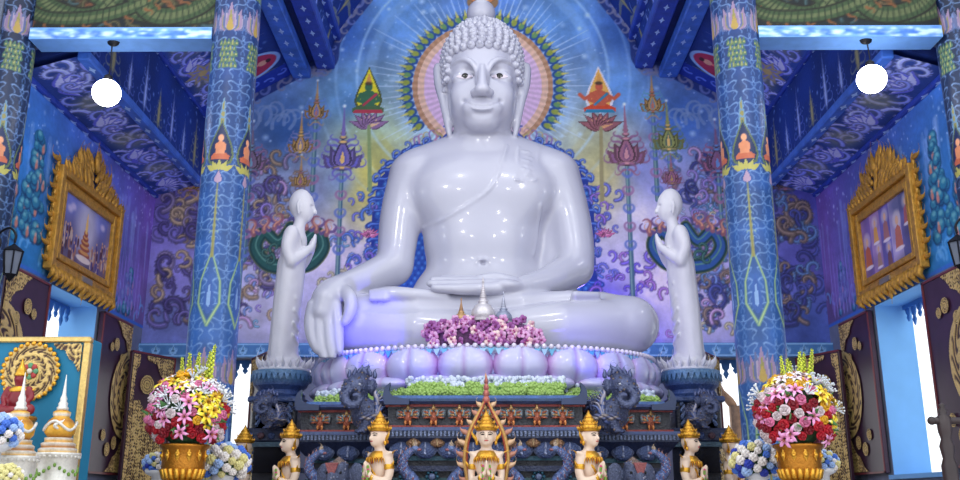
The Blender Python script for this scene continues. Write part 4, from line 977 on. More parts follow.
def leafrel_me(w, h, c1, c2):
    b = MB(); V, F, C = petal_mesh(w, h, .05, [c1, c2, c2], tip=.25, lobes=False, n=9, m=11, leaf=True); b.add(V, F, C)
    for s_ in (-1, 1):
        for k in range(2): flame(b, (0, -.05, h * (.15 + .3 * k)), (1, 0, 0), (0, 0, 1), h * .5, .012, c2, 1.0, PI / 2 - s_ * .8, s_)
    return mesh_from('petal_relief', np.concatenate(b.v), b.f, M_mosaic, True, np.concatenate(b.c))
pm1 = leafrel_me(.235, .23, rgb(70, 88, 136), rgb(150, 160, 196)); pm2 = leafrel_me(.15, .12, rgb(160, 120, 90), rgb(190, 160, 120))
for x in np.linspace(-.95, .95, 8): link('petal_relief', pm1, altar, np.array((x, 10.80, 1.86)) - AO)
for x in np.linspace(-.81, .81, 7): link('petal_relief', pm2, altar, np.array((x, 10.76, 1.98)) - AO)
for s_ in (-1, 1):
    for x in (1.35, 1.65, 1.95): link('petal_relief', pm1, altar, np.array((s_ * x, 11.50, 1.86)) - AO)
rs = MB(); rs.ball((0, 0, 0), (.04, .03, .04), SILV); [rs.ball((.06 * math.cos(a), .01, .06 * math.sin(a)), (.022, .018, .022), TEAL, 6, 4) for a in np.arange(0, 2 * PI, PI / 4)]
rsm = mesh_from('rosette', np.concatenate(rs.v), rs.f, M_mosaic, True, np.concatenate(rs.c))
for x in np.linspace(-.9, .9, 7): link('rosette', rsm, altar, np.array((x, 10.84, 1.66)) - AO)
for xs, y in ((np.arange(-1.17, 1.18, .045), 10.655), (np.arange(1.26, 2.30, .045), 11.355), (-np.arange(1.26, 2.30, .045), 11.355)):
    dn = MB(); dn.box((min(xs) - .012, y + .02, 2.10), (max(xs) + .012, y + .045, 2.15), SILV * .5)
    for x in xs: dn.box((x - .012, y, 2.095), (x + .012, y + .04, 2.155), SILV * .85)
    part(dn, 'dentil_row', M_mosaic)
# ------------------------------------------------------------------ serpent brackets in blue mosaic
def naga(name):
    root = thing(name, '', 'serpent figure'); b = MB()
    P, rr = smooth_path([np.array(p) for p in ((.06, .05, -.50), (.10, .0, -.25), (.02, -.03, -.08), (-.09, -.05, .05), (-.10, -.06, .18), (-.02, -.07, .27), (.05, -.09, .31))], [.075, .085, .085, .075, .06, .05, .035], 6)
    cols = [rgb(98, 118, 170) * (.85 if i % 2 else 1.1) for i in range(len(P))]; b.tube(P, rr, 10, cols=cols); [b.ball(P[i] + rr[i] * .93 * np.array((math.cos(a), -abs(math.sin(a)) * .98, 0)), rr[i] * .2, [rgb(150, 160, 196), rgb(84, 100, 160), rgb(150, 104, 120)][(i + j) % 3], 5, 4) for i in range(1, len(P) - 1) for j, a in enumerate(np.linspace(.3, 2.8, 5) + .25 * (i % 2))]; b.build('body', M_mosaic, root, True)
    c = MB()
    for i in range(3, len(P) - 2, 3): flame(c, P[i] + np.array((-rr[i] * .9, 0, 0)), (1, 0, 0), (0, 0, 1), .10, .016, rgb(150, 110, 110), 1, 2.4, -1)
    for k in range(3): flame(c, P[-1] + np.array((-.02, 0, .02)), (1, 0, 0), (0, 0, 1), .14 - .02 * k, .016, rgb(170, 150, 130), .9, PI / 2 + .5 - .3 * k, -1)
    c.build('crest', M_mosaic, root, True)
    h = MB(); h.ball(P[-1], (.055, .045, .04), rgb(110, 130, 180)); h.ball(P[-1] + np.array((.05, -.01, -.012)), (.035, .03, .02), rgb(150, 100, 110)); h.build('head', M_mosaic, root, True)
    kids(root); return root
nroot = naga('serpent_bracket'); used = False
for px, py, Y, fl, lab in ((411, 474, 10.45, 1, 'blue mosaic serpent bracket beside the praying figure on the middle left'), (455, 474, 10.45, -1, 'blue mosaic serpent bracket right beside the left edge of the flaming arch'), (516, 474, 10.45, 1, 'blue mosaic serpent bracket right beside the right edge of the flaming arch'), (559, 474, 10.45, -1, 'blue mosaic serpent bracket on the altar front, beside the praying figure facing right'),
        (657, 476, 11.15, -1, 'dark mosaic serpent bracket between the right elephant and the kneeling figure'), (317, 476, 11.15, 1, 'dark mosaic serpent bracket between the left elephant and the kneeling figure')):
    o = copy_tree(nroot) if used else nroot; used = True; o['label'] = lab; o['group'] = 'serpent brackets on the altar'; o.location = tuple(at(px, py, Y)); o.scale = (fl * .85, .85, .85)
# ------------------------------------------------------------------ flower garlands on the altar
M_leafg = mat('chrysanthemum_green', rgb(152, 184, 100), rough=.6, noise=.25, nscale=30); M_whitef = mat('white_blossom', rgb(204, 214, 232), rough=.6, noise=.12, nscale=30); M_moss = mat('garland_moss', rgb(60, 110, 60), rough=.8, noise=.3)
def pom(r, n, seed, pet=.42):
    rg = random.Random(seed); b = MB(); b.ball((0, 0, 0), r * .72, seg=8, rings=6)
    for k in range(n):
        z = 1 - 2 * (k + .5) / n; a = k * 2.39996; s_ = math.sqrt(1 - z * z); d = np.array((s_ * math.cos(a), s_ * math.sin(a), z))
        b.ball(d * r * .72, r * pet * rg.uniform(.8, 1.1), seg=5, rings=4)
    return b
pg = pom(.062, 26, 1); pome = mesh_from('green_chrysanthemum', np.concatenate(pg.v), pg.f, M_leafg, True)
rngg = random.Random(4)
def garland(p0, p1, label, n, rows=2, hgt=.12):
    p0, p1 = np.array(p0), np.array(p1); mid = (p0 + p1) / 2; L_ = np.linalg.norm(p1 - p0); u = (p1 - p0) / L_; f = np.array((-u[1], u[0], 0)) * -1
    root = thing('flower_garland', label, 'flower garland', mid, 0, 'green and white garlands on the altar')
    b = MB(); b.box((-.5, -.05, 0), (.5, .12, hgt * .9)); q = b.build('moss_bed', M_moss, root); q.scale = (L_, 1, 1); q.rotation_euler = (0, 0, math.atan2(u[1], u[0]))
    for r in range(rows):
        for k in range(n):
            t = (k + .5 * (r % 2) + .25) / n; p = p0 + (p1 - p0) * t - mid + f * (.055 - .03 * r) + np.array((0, 0, .045 + .07 * r)) + np.array([rngg.uniform(-.012, .012) for _ in range(3)])
            o = link('green_chrysanthemum', pome, root, p); s_ = rngg.uniform(.82, 1.12); o.scale = (s_, s_, s_); o.rotation_euler = (rngg.uniform(0, 6), rngg.uniform(0, 6), 0)
    w = MB()
    for k in range(int(L_ * 230)):
        t = rngg.random(); p = p0 + (p1 - p0) * t - mid + f * rngg.uniform(-.08, .05) + np.array((0, 0, hgt + .045 + rngg.uniform(-.05, .06)))
        w.ball(p, rngg.uniform(.022, .036), seg=6, rings=4)
    o = w.build('white_blossoms', M_whitef, root, True); o['kind'] = 'stuff'
ZG = 2.572
garland((-.92, 11.03, ZG), (.92, 11.03, ZG), 'long green and white flower garland across the middle front of the altar', 22, 2)
garland((-2.16, 12.0, ZG - .06), (-1.0, 11.62, ZG), 'shorter green and white flower garland on the left wing of the altar', 14)
garland((1.0, 11.62, ZG), (2.16, 12.0, ZG - .06), 'shorter green and white flower garland on the right wing of the altar', 14)
# ------------------------------------------------------------------ orchid mound with three small stupas before the lap
M_orch = mat('orchid_petals', attr=True, rough=.55, noise=.15, nscale=40)
om = MB()
for k in range(5):
    a = 2 * PI * k / 5 + .3; om.ball((.036 * math.cos(a), -.02, .036 * math.sin(a)), (.034, .013, .034), rgb(188, 122, 176) if k % 2 else rgb(206, 156, 200), 7, 5)
om.ball((0, -.04, 0), .016, rgb(150, 50, 120), 6, 4)
oms = [mesh_from('orchid', np.concatenate(om.v), om.f, M_orch, True, np.concatenate(om.c)), mesh_from('orchid', np.concatenate(om.v), om.f, M_orch, True, np.concatenate(om.c) * np.array((.74, .56, .78))), mesh_from('orchid', np.concatenate(om.v), om.f, M_orch, True, np.clip(np.concatenate(om.c) * np.array((1.1, 1.28, 1.0)), 0, 1))]
oc = at(483, 344, 11.62); oc[2] = 3.27
om_root = thing('orchid_mound', 'low mound of pink and purple orchids before the lap of the great buddha', 'flowers', oc)
b = MB(); b.ball((0, .0, .12), (.72, .10, .22), rgb(66, 50, 74), 24, 10); b.build('leaf_bed', mat('dark_leaf', rgb(104, 66, 110), rough=.8, noise=.5, nscale=30), om_root, True)
ro = random.Random(9); n_ = 0
while n_ < 98:
    x = ro.uniform(-.76, .76); zz = ro.uniform(.0, .33); e = (x / .80) ** 4 + (zz / .36) ** 2
    if e > 1: continue
    o = link('orchid', oms[ro.choice((0, 0, 1, 1, 2))], om_root, (x, -.13 * math.sqrt(max(0, 1 - e)) - .01, zz)); o.rotation_euler = (ro.uniform(-.5, .5), ro.uniform(0, 6), ro.uniform(-.6, .6)); s_ = ro.uniform(.75, 1.0); o.scale = (s_, s_, s_); n_ += 1
def stupa(name, label, loc, h, c1, c2, seg=18):
    root = thing(name, label, 'stupa', loc, 0, 'small stupas standing in the orchids'); m_ = mat('stupa_enamel', attr=True, rough=.35, metal=.3, noise=.15, nscale=40)
    b = MB(); b.lathe([(.30 * h, 0), (.30 * h, .06 * h), (.25 * h, .08 * h)], seg, c2); b.build('base', m_, root)
    b = MB(); b.lathe([(.25 * h, .08 * h), (.27 * h, .16 * h), (.25 * h, .26 * h), (.18 * h, .36 * h), (.10 * h, .41 * h), (.12 * h, .43 * h), (.12 * h, .47 * h)], seg, c1); b.build('bell', m_, root, True)
    b = MB(); pr = [(.10 * h, .47 * h)]
    for k in range(7): r = .095 * h * (1 - k / 8.5); pr += [(r, (.49 + .05 * k) * h), (r * .8, (.52 + .05 * k) * h)]
    pr += [(.02 * h, .88 * h), (.03 * h, .91 * h), (.004, h)]; b.lathe(pr, 12, cols=[c2 if k % 2 else c1 for k in range(len(pr))]); b.build('spire', m_, root); kids(root); return root
stupa('small_stupa', 'white beaded stupa, middle and tallest of three in the orchids', at(483, 322, 11.66), .58, rgb(205, 200, 206), rgb(176, 168, 176))
stupa('small_stupa', 'golden brown stupa on the left of the three in the orchids', at(461, 324, 11.66), .34, rgb(178, 140, 96), rgb(140, 100, 80))
stupa('small_stupa', 'slender grey stupa on the right of the three in the orchids', at(503.5, 324, 11.66), .42, rgb(140, 146, 170), rgb(176, 176, 190))
# ------------------------------------------------------------------ standing disciples on their pedestals
M_plaster = mat('white_painted_statue', rgb(214, 212, 222), rough=.42, noise=.05, nscale=5, bump=.08, bscale=18)
def disciple(label, loc, rz):
    """standing monk, faces +x, palms together"""
    S = Sculpt((-.62, -.56, -.02), (.66, .56, 2.72), .02)
    S.ell((.02, 0, .10), (.36, .34, .11), .05); S.ell((.02, 0, .02), (.44, .42, .07), .03)
    # robe hanging straight behind, flared at the hem
    S.chain([(.0, 0, .24), (.0, 0, .60), (.03, 0, 1.1), (.05, 0, 1.45), (.07, 0, 1.80)], [.235, .205, .225, .225, .21], .08, n=4)
    for s_ in (-1, 1):
        S.chain([(-.04, s_ * .15, .24), (-.03, s_ * .13, .8), (.02, s_ * .16, 1.3), (.05, s_ * .24, 1.80)], [.15, .14, .15, .13], .08, n=4)
        S.chain([(.07, s_ * .27, 1.86), (.02, s_ * .33, 1.66), (.10, s_ * .31, 1.47)], [.115, .10, .085], .05, n=4)
        S.chain([(.10, s_ * .31, 1.47), (.25, s_ * .19, 1.58), (.36, s_ * .06, 1.70)], [.085, .07, .055], .03, n=4)
        S.chain([(.36, s_ * .035, 1.68), (.40, s_ * .022, 1.80), (.42, s_ * .012, 1.90)], [.05, .042, .02], .015, n=3)
        S.chain([(.33, s_ * .03, 1.74), (.35, s_ * .02, 1.80), (.37, s_ * .012, 1.84)], [.022, .02, .012], .01)
        S.chain([(-.12, s_ * .22, .26), (-.14, s_ * .17, .9), (-.10, s_ * .22, 1.5)], [.05, .035, .02], .05, n=4)
        S.ell((.12, s_ * .11, .19), (.15, .07, .06), .03)
    S.chain([(-.20, 0, .25), (-.18, 0, .8), (-.15, 0, 1.5)], [.07, .06, .04], .08)
    for k in range(7): z = .42 + .17 * k; S.chain([(.17, -.17, z + .06), (.215, -.02, z - .04), (.17, .16, z + .07)], .026, .02, n=3)
    S.chain([(.24, -.22, 1.80), (.26, 0, 1.58), (.18, .20, 1.42)], .026, .015, n=4)
    for s_ in (-1, 1): S.chain([(-.02, s_ * .30, 1.50), (-.02, s_ * .225, .95), (-.03, s_ * .27, .30)], .028, .018, n=4)
    S.chain([(.05, -.36, 1.60), (.18, -.10, 1.30), (.22, .16, 1.18)], .016, .02, n=4)
    # head bowed a little
    S.cap((.09, 0, 1.86), (.15, 0, 2.10), .105, .10, .06)
    S.ell((.17, 0, 2.32), (.205, .165, .215), .04); S.ell((.23, 0, 2.21), (.13, .12, .12), .05); S.ell((.265, 0, 2.14), (.06, .065, .045), .04)
    S.chain([(.365, 0, 2.33), (.385, 0, 2.27), (.405, 0, 2.225)], [.018, .024, .032], .02)
    for s_ in (-1, 1):
        S.ell((.345, s_ * .065, 2.30), (.03, .036, .018), .015, sub=True); S.chain([(.36, s_ * .02, 2.325), (.355, s_ * .06, 2.335), (.315, s_ * .11, 2.32)], .012, .012, n=3)
        S.chain([(.15, s_ * .165, 2.36), (.13, s_ * .18, 2.28), (.15, s_ * .165, 2.16)], [.025, .03, .018], .012, n=3)
        S.chain([(.352, 0, 2.185), (.34, s_ * .045, 2.19)], [.018, .010], .01); S.chain([(.348, 0, 2.16), (.335, s_ * .04, 2.17)], [.018, .010], .01)
    root = thing('standing_disciple', label, 'statue', loc, rz, 'standing white disciples'); V, Q = S.mesh(1)
    link('body', mesh_from('body', V, Q, M_plaster, True), root)
    h = MB(); h.ball((.145, 0, 2.345), (.205, .172, .215), seg=28, rings=18)
    h.build('hair', M_plaster, root, True)
    b = MB()
    for k in range(22):                                # ragged lotus flames round the foot
        a = 2 * PI * k / 22; d = np.array((math.cos(a), math.sin(a), 0)); flame(b, d * .36 + np.array((.02, 0, .02)), d, (0, 0, 1), .30 if k % 2 else .22, .045, (1, 1, 1), .6, PI / 2 - .2, -1)
    b.build('lotus_base', M_plaster, root, True); kids(root); return root
DX, DY, DZ = 2.80, 12.95, 3.11
d1 = disciple('white standing disciple with palms together left of the great buddha', (-DX, DY, DZ), 0)
d1.scale = (.84, .86, 1.045)
d2 = copy_tree(d1, 'white standing disciple with palms together right of the great buddha', (DX + .02, DY, DZ), PI)
# elephant headed bird: curled trunk, crest of flames, wing and tail feathers; head towards -x
def bird_mb():
    S = Sculpt((-.55, -.40, -.02), (.55, .40, .80), .014)
    S.ell((.06, 0, .20), (.24, .17, .19), .05); S.chain([(-.04, 0, .26), (-.12, -.04, .40), (-.13, -.06, .52)], [.15, .13, .13], .05)
    S.ell((-.13, -.08, .56), (.15, .14, .14), .04); S.ell((-.08, -.02, .64), (.10, .10, .10), .04)
    S.chain([(-.20, -.18, .53), (-.25, -.24, .44), (-.21, -.28, .34), (-.12, -.28, .31), (-.06, -.27, .37), (-.08, -.27, .43), (-.13, -.27, .43)], [.075, .065, .055, .05, .042, .034, .028], .02, n=4)
    for s_ in (-1, 1): S.chain([(-.14 + s_ * .07, -.2, .50), (-.17 + s_ * .09, -.28, .46)], [.022, .008], .01); S.ell((-.10 + s_ * .16, -.03 , .55), (.05, .09, .11), .02)
    for s_ in (-1, 1): S.chain([(.0, s_ * .10, .12), (-.03, s_ * .11, .0)], [.06, .045], .03); S.ell((-.06, s_ * .11, .015), (.08, .05, .03), .02)
    return S.mesh(1)
def scales(V, n, seed, r, cols, z0=-1.0):
    """little bosses spread over a sculpted body"""
    rg = np.random.default_rng(seed); b = MB(); b.ball(V.mean(0), .02, cols[0], 6, 4)
    for k, i in enumerate(rg.choice(len(V), n, replace=False)):
        if V[i][2] > z0: b.ball(V[i], r * (.7 + .6 * rg.random()), cols[k % len(cols)], 5, 4)
    return b
def elephant_bird():
    root = thing('elephant_headed_bird', '', 'guardian figure', group='elephant headed birds'); V, Q = bird_mb(); m_ = mat('dark_bronze', attr=True, rough=.3, noise=.4, nscale=18, bump=.6, bscale=40, metal=.35)
    scales(V, 300, 2, .014, [rgb(104, 110, 140), rgb(70, 80, 120), rgb(120, 104, 96)]).add(V, Q.tolist(), rgb(78, 86, 118)).build('body', m_, root, True)
    m2 = mat('bronze_feathers', attr=True, rough=.3, metal=.5, noise=.3, nscale=20)
    for s_ in (-1, 1):
        b = MB()
        for k in range(8): flame(b, (.06 + .012 * k, s_ * .15, .10 + .028 * k), (1, 0, 0), (0, 0, 1), .46 - .018 * k, .040, rgb(140, 136, 150) if k % 2 else rgb(78, 92, 140), .9, .15 + .12 * k, 1, .5)
        for k in range(10): flame(b, (-.08 + .03 * k, s_ * .17, .16 + .016 * (k % 3)), (1, 0, 0), (0, 0, 1), .15, .028, rgb(126, 118, 120) if k % 2 else rgb(80, 86, 120), .6, -.4, 1, .5)
        b.build('wing', m2, root, True)
    b = MB()
    for k in range(7): flame(b, (-.22 + .05 * k, -.05, .66 + .02 * (3 - abs(k - 3))), (1, 0, 0), (0, 0, 1), .22 - .015 * abs(k - 3), .032, rgb(84, 92, 130), .8, PI / 2 + .25 * (3 - k), 1 if k > 3 else -1, .6)
    b.build('flame_crest', m2, root, True)
    b = MB()
    for k in range(6): flame(b, (.20, -.06 + .024 * k, .20), (1, 0, 0), (0, 0, 1), .42, .03, rgb(90, 90, 110) if k % 2 else rgb(60, 66, 100), .8, .35 + .16 * k, 1, .5)
    b.build('tail', m2, root, True)
    b = MB()
    for s_ in (-1, 1): b.ball((-.15 + s_ * .075, -.205, .57), .018, rgb(190, 190, 200), 7, 5)
    b.build('eyes', m2, root, True, label='pale bead eyes'); kids(root); return root
eb = elephant_bird(); eb['label'] = 'dark bronze elephant-headed bird perched at the left corner of the altar'; eb.location = tuple(at(366, 433, 11.05)); eb.scale = (.95, .95, .95)
copy_tree(eb, 'dark bronze elephant-headed bird perched at the right corner of the altar', at(613, 433, 11.05), scale=(-.95, .95, .95))
M_peda = M_navy
def disciple_pedestal(label, x, y):
    root = thing('statue_pedestal', label, 'pedestal', (x, y, 0), 0, 'pedestals of the standing disciples')
    b = MB(); pr = [(.30, 2.70), (.34, 2.78), (.30, 2.84), (.36, 2.90), (.385, 2.98), (.37, 3.03), (.395, 3.05), (.395, 3.10)]; b.lathe(pr, 32, cols=[NV2 * 1.1] * 4 + [rgb(70, 110, 150)] * 2 + [rgb(90, 130, 170)] * 2)
    for k in range(32):
        a = 2 * PI * k / 32; b.prism([(-.035, 0), (.035, 0), (.02, -.06), (0, -.09), (-.02, -.06)], (.40 * math.cos(a), .40 * math.sin(a), 3.05), (-math.sin(a), math.cos(a), 0), (0, 0, 1), .012, rgb(80, 120, 165))
    b.build('lotus_drum', M_navy, root)
    b = MB(); b.box((-.30, -.30, 2.30), (.30, .30, 2.72), BK, .02); b.box((-.39, -.39, 2.14), (.39, .39, 2.32), NV, .02); b.box((-.40, -.40, 2.08), (.40, .40, 2.14), rgb(60, 90, 110)); b.box((-.36, -.36, 2.66), (.36, .36, 2.74), NV2, .02); b.build('block', M_navy, root)
    b = MB(); b.box((-.26, -.26, 1.3), (.26, .26, 2.08), BK); b.box((-.34, -.34, 1.0), (.34, .34, 1.3), NV, .03); b.box((-.42, -.42, 0), (.42, .42, 1.0), NV, .03); b.build('shaft', M_navy, root)
    r = MB()
    for s_ in (-1, 1):
        for k in range(4): flame(r, (s_ * .22, -.32, 2.34 + .09 * k), (1, 0, 0), (0, 0, 1), .2, .03, rgb(86, 106, 150), 1, PI / 2 - s_ * .5, s_)
        for k in range(3): flame(r, (s_ * .12, -.28, 2.06 - .12 * k), (1, 0, 0), (0, 0, 1), .26, .035, rgb(70, 84, 124), 1, -PI / 2 + s_ * .4, s_)
    r.box((-.24, -.30, 1.75), (.24, -.255, 2.68), BK); r.build('flame_relief', M_mosaic, root, True)
    for k in range(5): MB().ball((-.28 + .14 * k, -.40, 2.22), (.05, .02, .045), rgb(100, 70, 80) if k % 2 else rgb(70, 90, 140)).build('boss', M_mosaic, root, True)
    return root
disciple_pedestal('dark blue pedestal with reliefs under the left standing disciple', -DX, 12.85)
disciple_pedestal('dark blue pedestal with reliefs under the right standing disciple', DX + .02, 12.85)
copy_tree(eb, 'elephant-headed bird clinging to the pedestal of the left disciple', (-DX + .02, 12.30, 2.30), scale=(.70, .62, .62))
copy_tree(eb, 'elephant-headed bird clinging to the pedestal of the right disciple', (DX, 12.30, 2.30), scale=(-.70, .62, .62))
# grey mosaic elephants looking out between the kneeling figures
def elephant():
    root = thing('elephant_figure', '', 'elephant figure', group='mosaic elephants at the altar'); S = Sculpt((-.42, -.40, -.02), (.42, .40, .86), .014)
    S.ell((0, .10, .42), (.24, .26, .24), .06); S.ell((0, -.14, .62), (.16, .16, .17), .05)
    for s_ in (-1, 1):
        S.ell((s_ * .07, -.16, .73), (.08, .09, .07), .03); S.ell((s_ * .24, -.06, .63), (.12, .035, .16), .02)
        for y in (-.06, .24): S.cap((s_ * .14, y, .38), (s_ * .14, y, .04), .085, .08, .04)
        S.chain([(s_ * .09, -.26, .54), (s_ * .12, -.34, .46), (s_ * .12, -.38, .50)], [.03, .022, .008], .01, n=3)
    S.chain([(0, -.28, .60), (0, -.34, .46), (.02, -.33, .30), (.05, -.30, .18), (.09, -.33, .12)], [.085, .07, .055, .045, .035], .03, n=4)
    V, Q = S.mesh(1); scales(V, 260, 3, .013, [rgb(120, 130, 160), rgb(80, 92, 130), rgb(150, 150, 170)]).add(V, Q.tolist(), rgb(86, 94, 122)).build('body', mat('grey_mosaic', attr=True, rough=.3, noise=.4, nscale=40, bump=.6, bscale=60, metal=.3), root, True)
    b = MB(); b.lathe([(.14, .76), (.12, .79), (.08, .81), (.05, .83), (.01, .86)], 12, rgb(140, 120, 110), (0, -.12, 0)); b.prism([(-.10, .0), (.10, .0), (.05, -.12), (0, -.2), (-.05, -.12)], (0, -.315, .78), (1, 0, 0), (0, 0, 1), .02, rgb(160, 90, 90)); b.build('headdress', M_mosaic, root)
    b = MB(); b.box((-.26, -.10, .30), (.26, .30, .55), rgb(120, 60, 70), .06); b.build('saddle_cloth', M_mosaic, root)
    b = MB(); [b.ball((s_ * .105, -.265, .66), .018, rgb(20, 20, 24)) for s_ in (-1, 1)]; b.build('eyes', M_gloss_paint, root, True, label='dark bead eyes')
    b = MB(); b.box((-.30, -.36, -1.27), (.30, .36, 0), NV, .03); b.build('plinth', M_navy, root); kids(root); return root
el = elephant(); el['label'] = 'grey mosaic elephant figure left of the middle, below the left perched bird'; p = at(342, 474, 10.87); p[2] = 1.12; el.scale = (.82, .85, .88); el.location = tuple(p); el.rotation_euler = (0, 0, -.3)
p2 = at(629, 474, 10.87); p2[2] = 1.12; copy_tree(el, 'grey mosaic elephant figure right of the middle, below the right perched bird', p2, .3)
# ------------------------------------------------------------------ kneeling praying figures in gold costume
M_skin = mat('cream_lacquer', rgb(232, 206, 184), rough=.38, noise=.03, nscale=6)
M_gold = mat('gilding', attr=True, rough=.28, metal=.75, noise=.18, nscale=30, bump=.25, bscale=60)
GD = rgb(226, 170, 60); GD2 = rgb(186, 122, 40)
def praying_figure():
    """kneeling on its heels, faces -y, palms together at the chest"""
    root = thing('kneeling_figure', '', 'praying figure', group='kneeling praying figures round the altar'); S = Sculpt((-.36, -.48, -.01), (.36, .32, 1.10), .011)
    for s_ in (-1, 1):
        S.chain([(s_ * .10, .06, .20), (s_ * .13, -.30, .10)], [.125, .085], .04); S.chain([(s_ * .13, -.30, .07), (s_ * .11, .18, .06)], [.07, .06], .03); S.ell((s_ * .10, .24, .05), (.05, .08, .045), .03)
    S.ell((0, .06, .26), (.19, .15, .13), .06); S.ell((0, .02, .42), (.135, .10, .15), .06); S.ell((0, .01, .60), (.165, .105, .14), .05)
    S.chain([(-.16, .02, .69), (0, .02, .715), (.16, .02, .69)], [.065, .075, .065], .05)
    S.cap((0, .02, .72), (0, .0, .83), .055, .052, .03)
    for s_ in (-1, 1):
        S.chain([(s_ * .19, .02, .685), (s_ * .235, .02, .56), (s_ * .225, -.02, .445)], [.07, .058, .05], .03, n=4)
        S.chain([(s_ * .225, -.02, .445), (s_ * .13, -.13, .47), (s_ * .045, -.19, .53)], [.05, .042, .032], .02, n=4)
        for i in range(4): S.chain([(s_ * .022, -.20 + .018 * i, .53), (s_ * .014, -.222 + .018 * i, .60 + .006 * i), (s_ * .007, -.230 + .018 * i, .655 - .012 * abs(i - 1))], [.017, .014, .009], .006, n=3)
        S.chain([(s_ * .030, -.155, .545), (s_ * .022, -.150, .59), (s_ * .012, -.155, .615)], [.016, .013, .009], .006)
    S.ell((0, -.005, .925), (.085, .10, .115), .02); S.ell((0, -.04, .875), (.065, .062, .065), .03); S.ell((0, -.075, .835), (.028, .025, .022), .025)
    S.chain([(0, -.102, .935), (0, -.116, .905), (0, -.124, .888)], [.009, .012, .015], .012)
    for s_ in (-1, 1):
        S.ell((s_ * .036, -.103, .925), (.018, .014, .010), .010, sub=True); S.chain([(s_ * .088, .0, .95), (s_ * .094, .01, .91), (s_ * .086, .0, .865)], [.014, .018, .010], .008)
        S.chain([(0, -.108, .862), (s_ * .020, -.101, .865)], [.008, .004], .005); S.chain([(0, -.106, .852), (s_ * .016, -.099, .856)], [.008, .004], .005)
    V, Q = S.mesh(1); link('body', mesh_from('body', V, Q, M_skin, True), root)
    for s_ in (-1, 1):
        f = MB(); f.tube([(s_ * .018, -.108, .940), (s_ * .034, -.107, .949), (s_ * .052, -.096, .945), (s_ * .064, -.083, .935)], .0035, 5, rgb(50, 34, 30)); f.build('eyebrow', M_gloss_paint, root, True)
        f = MB(); f.tube([(s_ * .020, -.103, .922), (s_ * .036, -.101, .928), (s_ * .054, -.091, .924)], .0038, 5, rgb(40, 28, 26)); f.ball((s_ * .037, -.097, .924), (.010, .006, .005), rgb(30, 20, 20), 8, 5); f.build('eye', M_gloss_paint, root, True)
    f = MB(); f.tube([(-.019, -.106, .864), (0, -.1145, .860), (.019, -.106, .864)], .0055, 5, rgb(190, 70, 66)); f.build('lips', M_gloss_paint, root, True)
    c = MB(); pr = [(.098, .965), (.108, .975), (.104, .995), (.112, 1.0), (.098, 1.012), (.086, 1.03), (.092, 1.036), (.080, 1.05), (.064, 1.066), (.070, 1.072), (.058, 1.088), (.046, 1.106), (.050, 1.110), (.036, 1.13), (.018, 1.155), (.005, 1.19)]
    c.lathe(pr, 20, cols=[GD if k % 3 else GD2 for k in range(len(pr))], ctr=(0, .0, 0), sy=1.08)
    for k in range(18):
        a = 2 * PI * k / 18; d = np.array((math.cos(a), math.sin(a), 0)); flame(c, d * .104 + np.array((0, 0, .985)), d, (0, 0, 1), .055, .012, GD, .5, PI / 2 - .15, -1, .6, 5, 6)
    for k in range(12):
        a = 2 * PI * k / 12; d = np.array((math.cos(a), math.sin(a), 0)); flame(c, d * .076 + np.array((0, 0, 1.045)), d, (0, 0, 1), .045, .010, GD, .5, PI / 2 - .15, -1, .6, 5, 6)
    c.build('crown', M_gold, root, True)
    for s_ in (-1, 1):
        e = MB(); flame(e, (s_ * .098, .0, .86), (s_, 0, 0), (0, 0, 1), .17, .022, GD, .7, PI / 2 + .1, -1); flame(e, (s_ * .100, .02, .84), (s_, 0, 0), (0, 0, 1), .10, .018, GD2, .9, PI / 2 - .5, 1); e.ball((s_ * .096, -.005, .845), (.016, .018, .026), GD); e.build('ear_ornament', M_gold, root, True)
    k_ = MB()
    k_.lathe([(.075, .765), (.11, .745), (.155, .715), (.175, .690), (.168, .682), (.12, .70), (.07, .75)], 28, GD, (0, .004, 0), 1.1, .82, cap=False)
    for k in range(15):
        t = -1.45 + 2.9 * k / 14; d = np.array((math.sin(t) * 1.1, -math.cos(t) * .84, 0)); flame(k_, d * .17 + np.array((0, .004, .70)), (d[0], d[1], 0), (0, 0, 1), .095, .02, GD if k % 2 else GD2, .3, -PI / 2 + .10, 1, .6, 5, 6)
    k_.ball((0, -.115, .66), (.022, .012, .03), rgb(170, 50, 60)); k_.build('collar', M_gold, root, True)
    for s_ in (-1, 1):
        a = MB(); ctr = np.array((s_ * .222, .02, .60)); a.lathe([(.064, -.028), (.072, -.015), (.068, 0), (.072, .015), (.064, .028)], 16, GD, tuple(ctr), cap=False); flame(a, ctr + np.array((s_ * .06, 0, .0)), (s_, 0, 0), (0, 0, 1), .12, .02, GD, .7, PI / 2 - .1, -1); a.build('armlet', M_gold, root, True)
        a = MB(); a.tube([(s_ * .105, -.145, .478), (s_ * .075, -.168, .50)], [.046, .042], 12, GD); a.build('bracelet', M_gold, root, True)
        a = MB(); flame(a, (s_ * .20, .03, .70), (s_, 0, 0), (0, 0, 1), .12, .026, GD, .7, .5, 1); a.build('shoulder_ornament', M_gold, root, True)
    b = MB(); b.lathe([(.142, .34), (.15, .36), (.146, .38), (.152, .40), (.142, .42)], 24, GD, (0, .03, 0), 1.0, .78, cap=False); b.prism([(-.04, 0), (.04, 0), (.05, -.2), (0, -.30), (-.05, -.2)], (0, -.10, .38), (1, 0, -.0), (0, -.35, .9), .02, GD2); b.build('belt', M_gold, root, True)
    b = MB(); b.tube([(-.15, .03, .68), (-.06, -.09, .60), (.06, -.085, .50), (.13, -.02, .42)], .018, 8, GD); b.build('chest_chain', M_gold, root, True)
    b = MB(); b.lathe([(.215, .03), (.225, .12), (.21, .22), (.185, .30), (.155, .345)], 24, rgb(206, 150, 60), (0, .06, 0), 1.0, .95, cap=False)
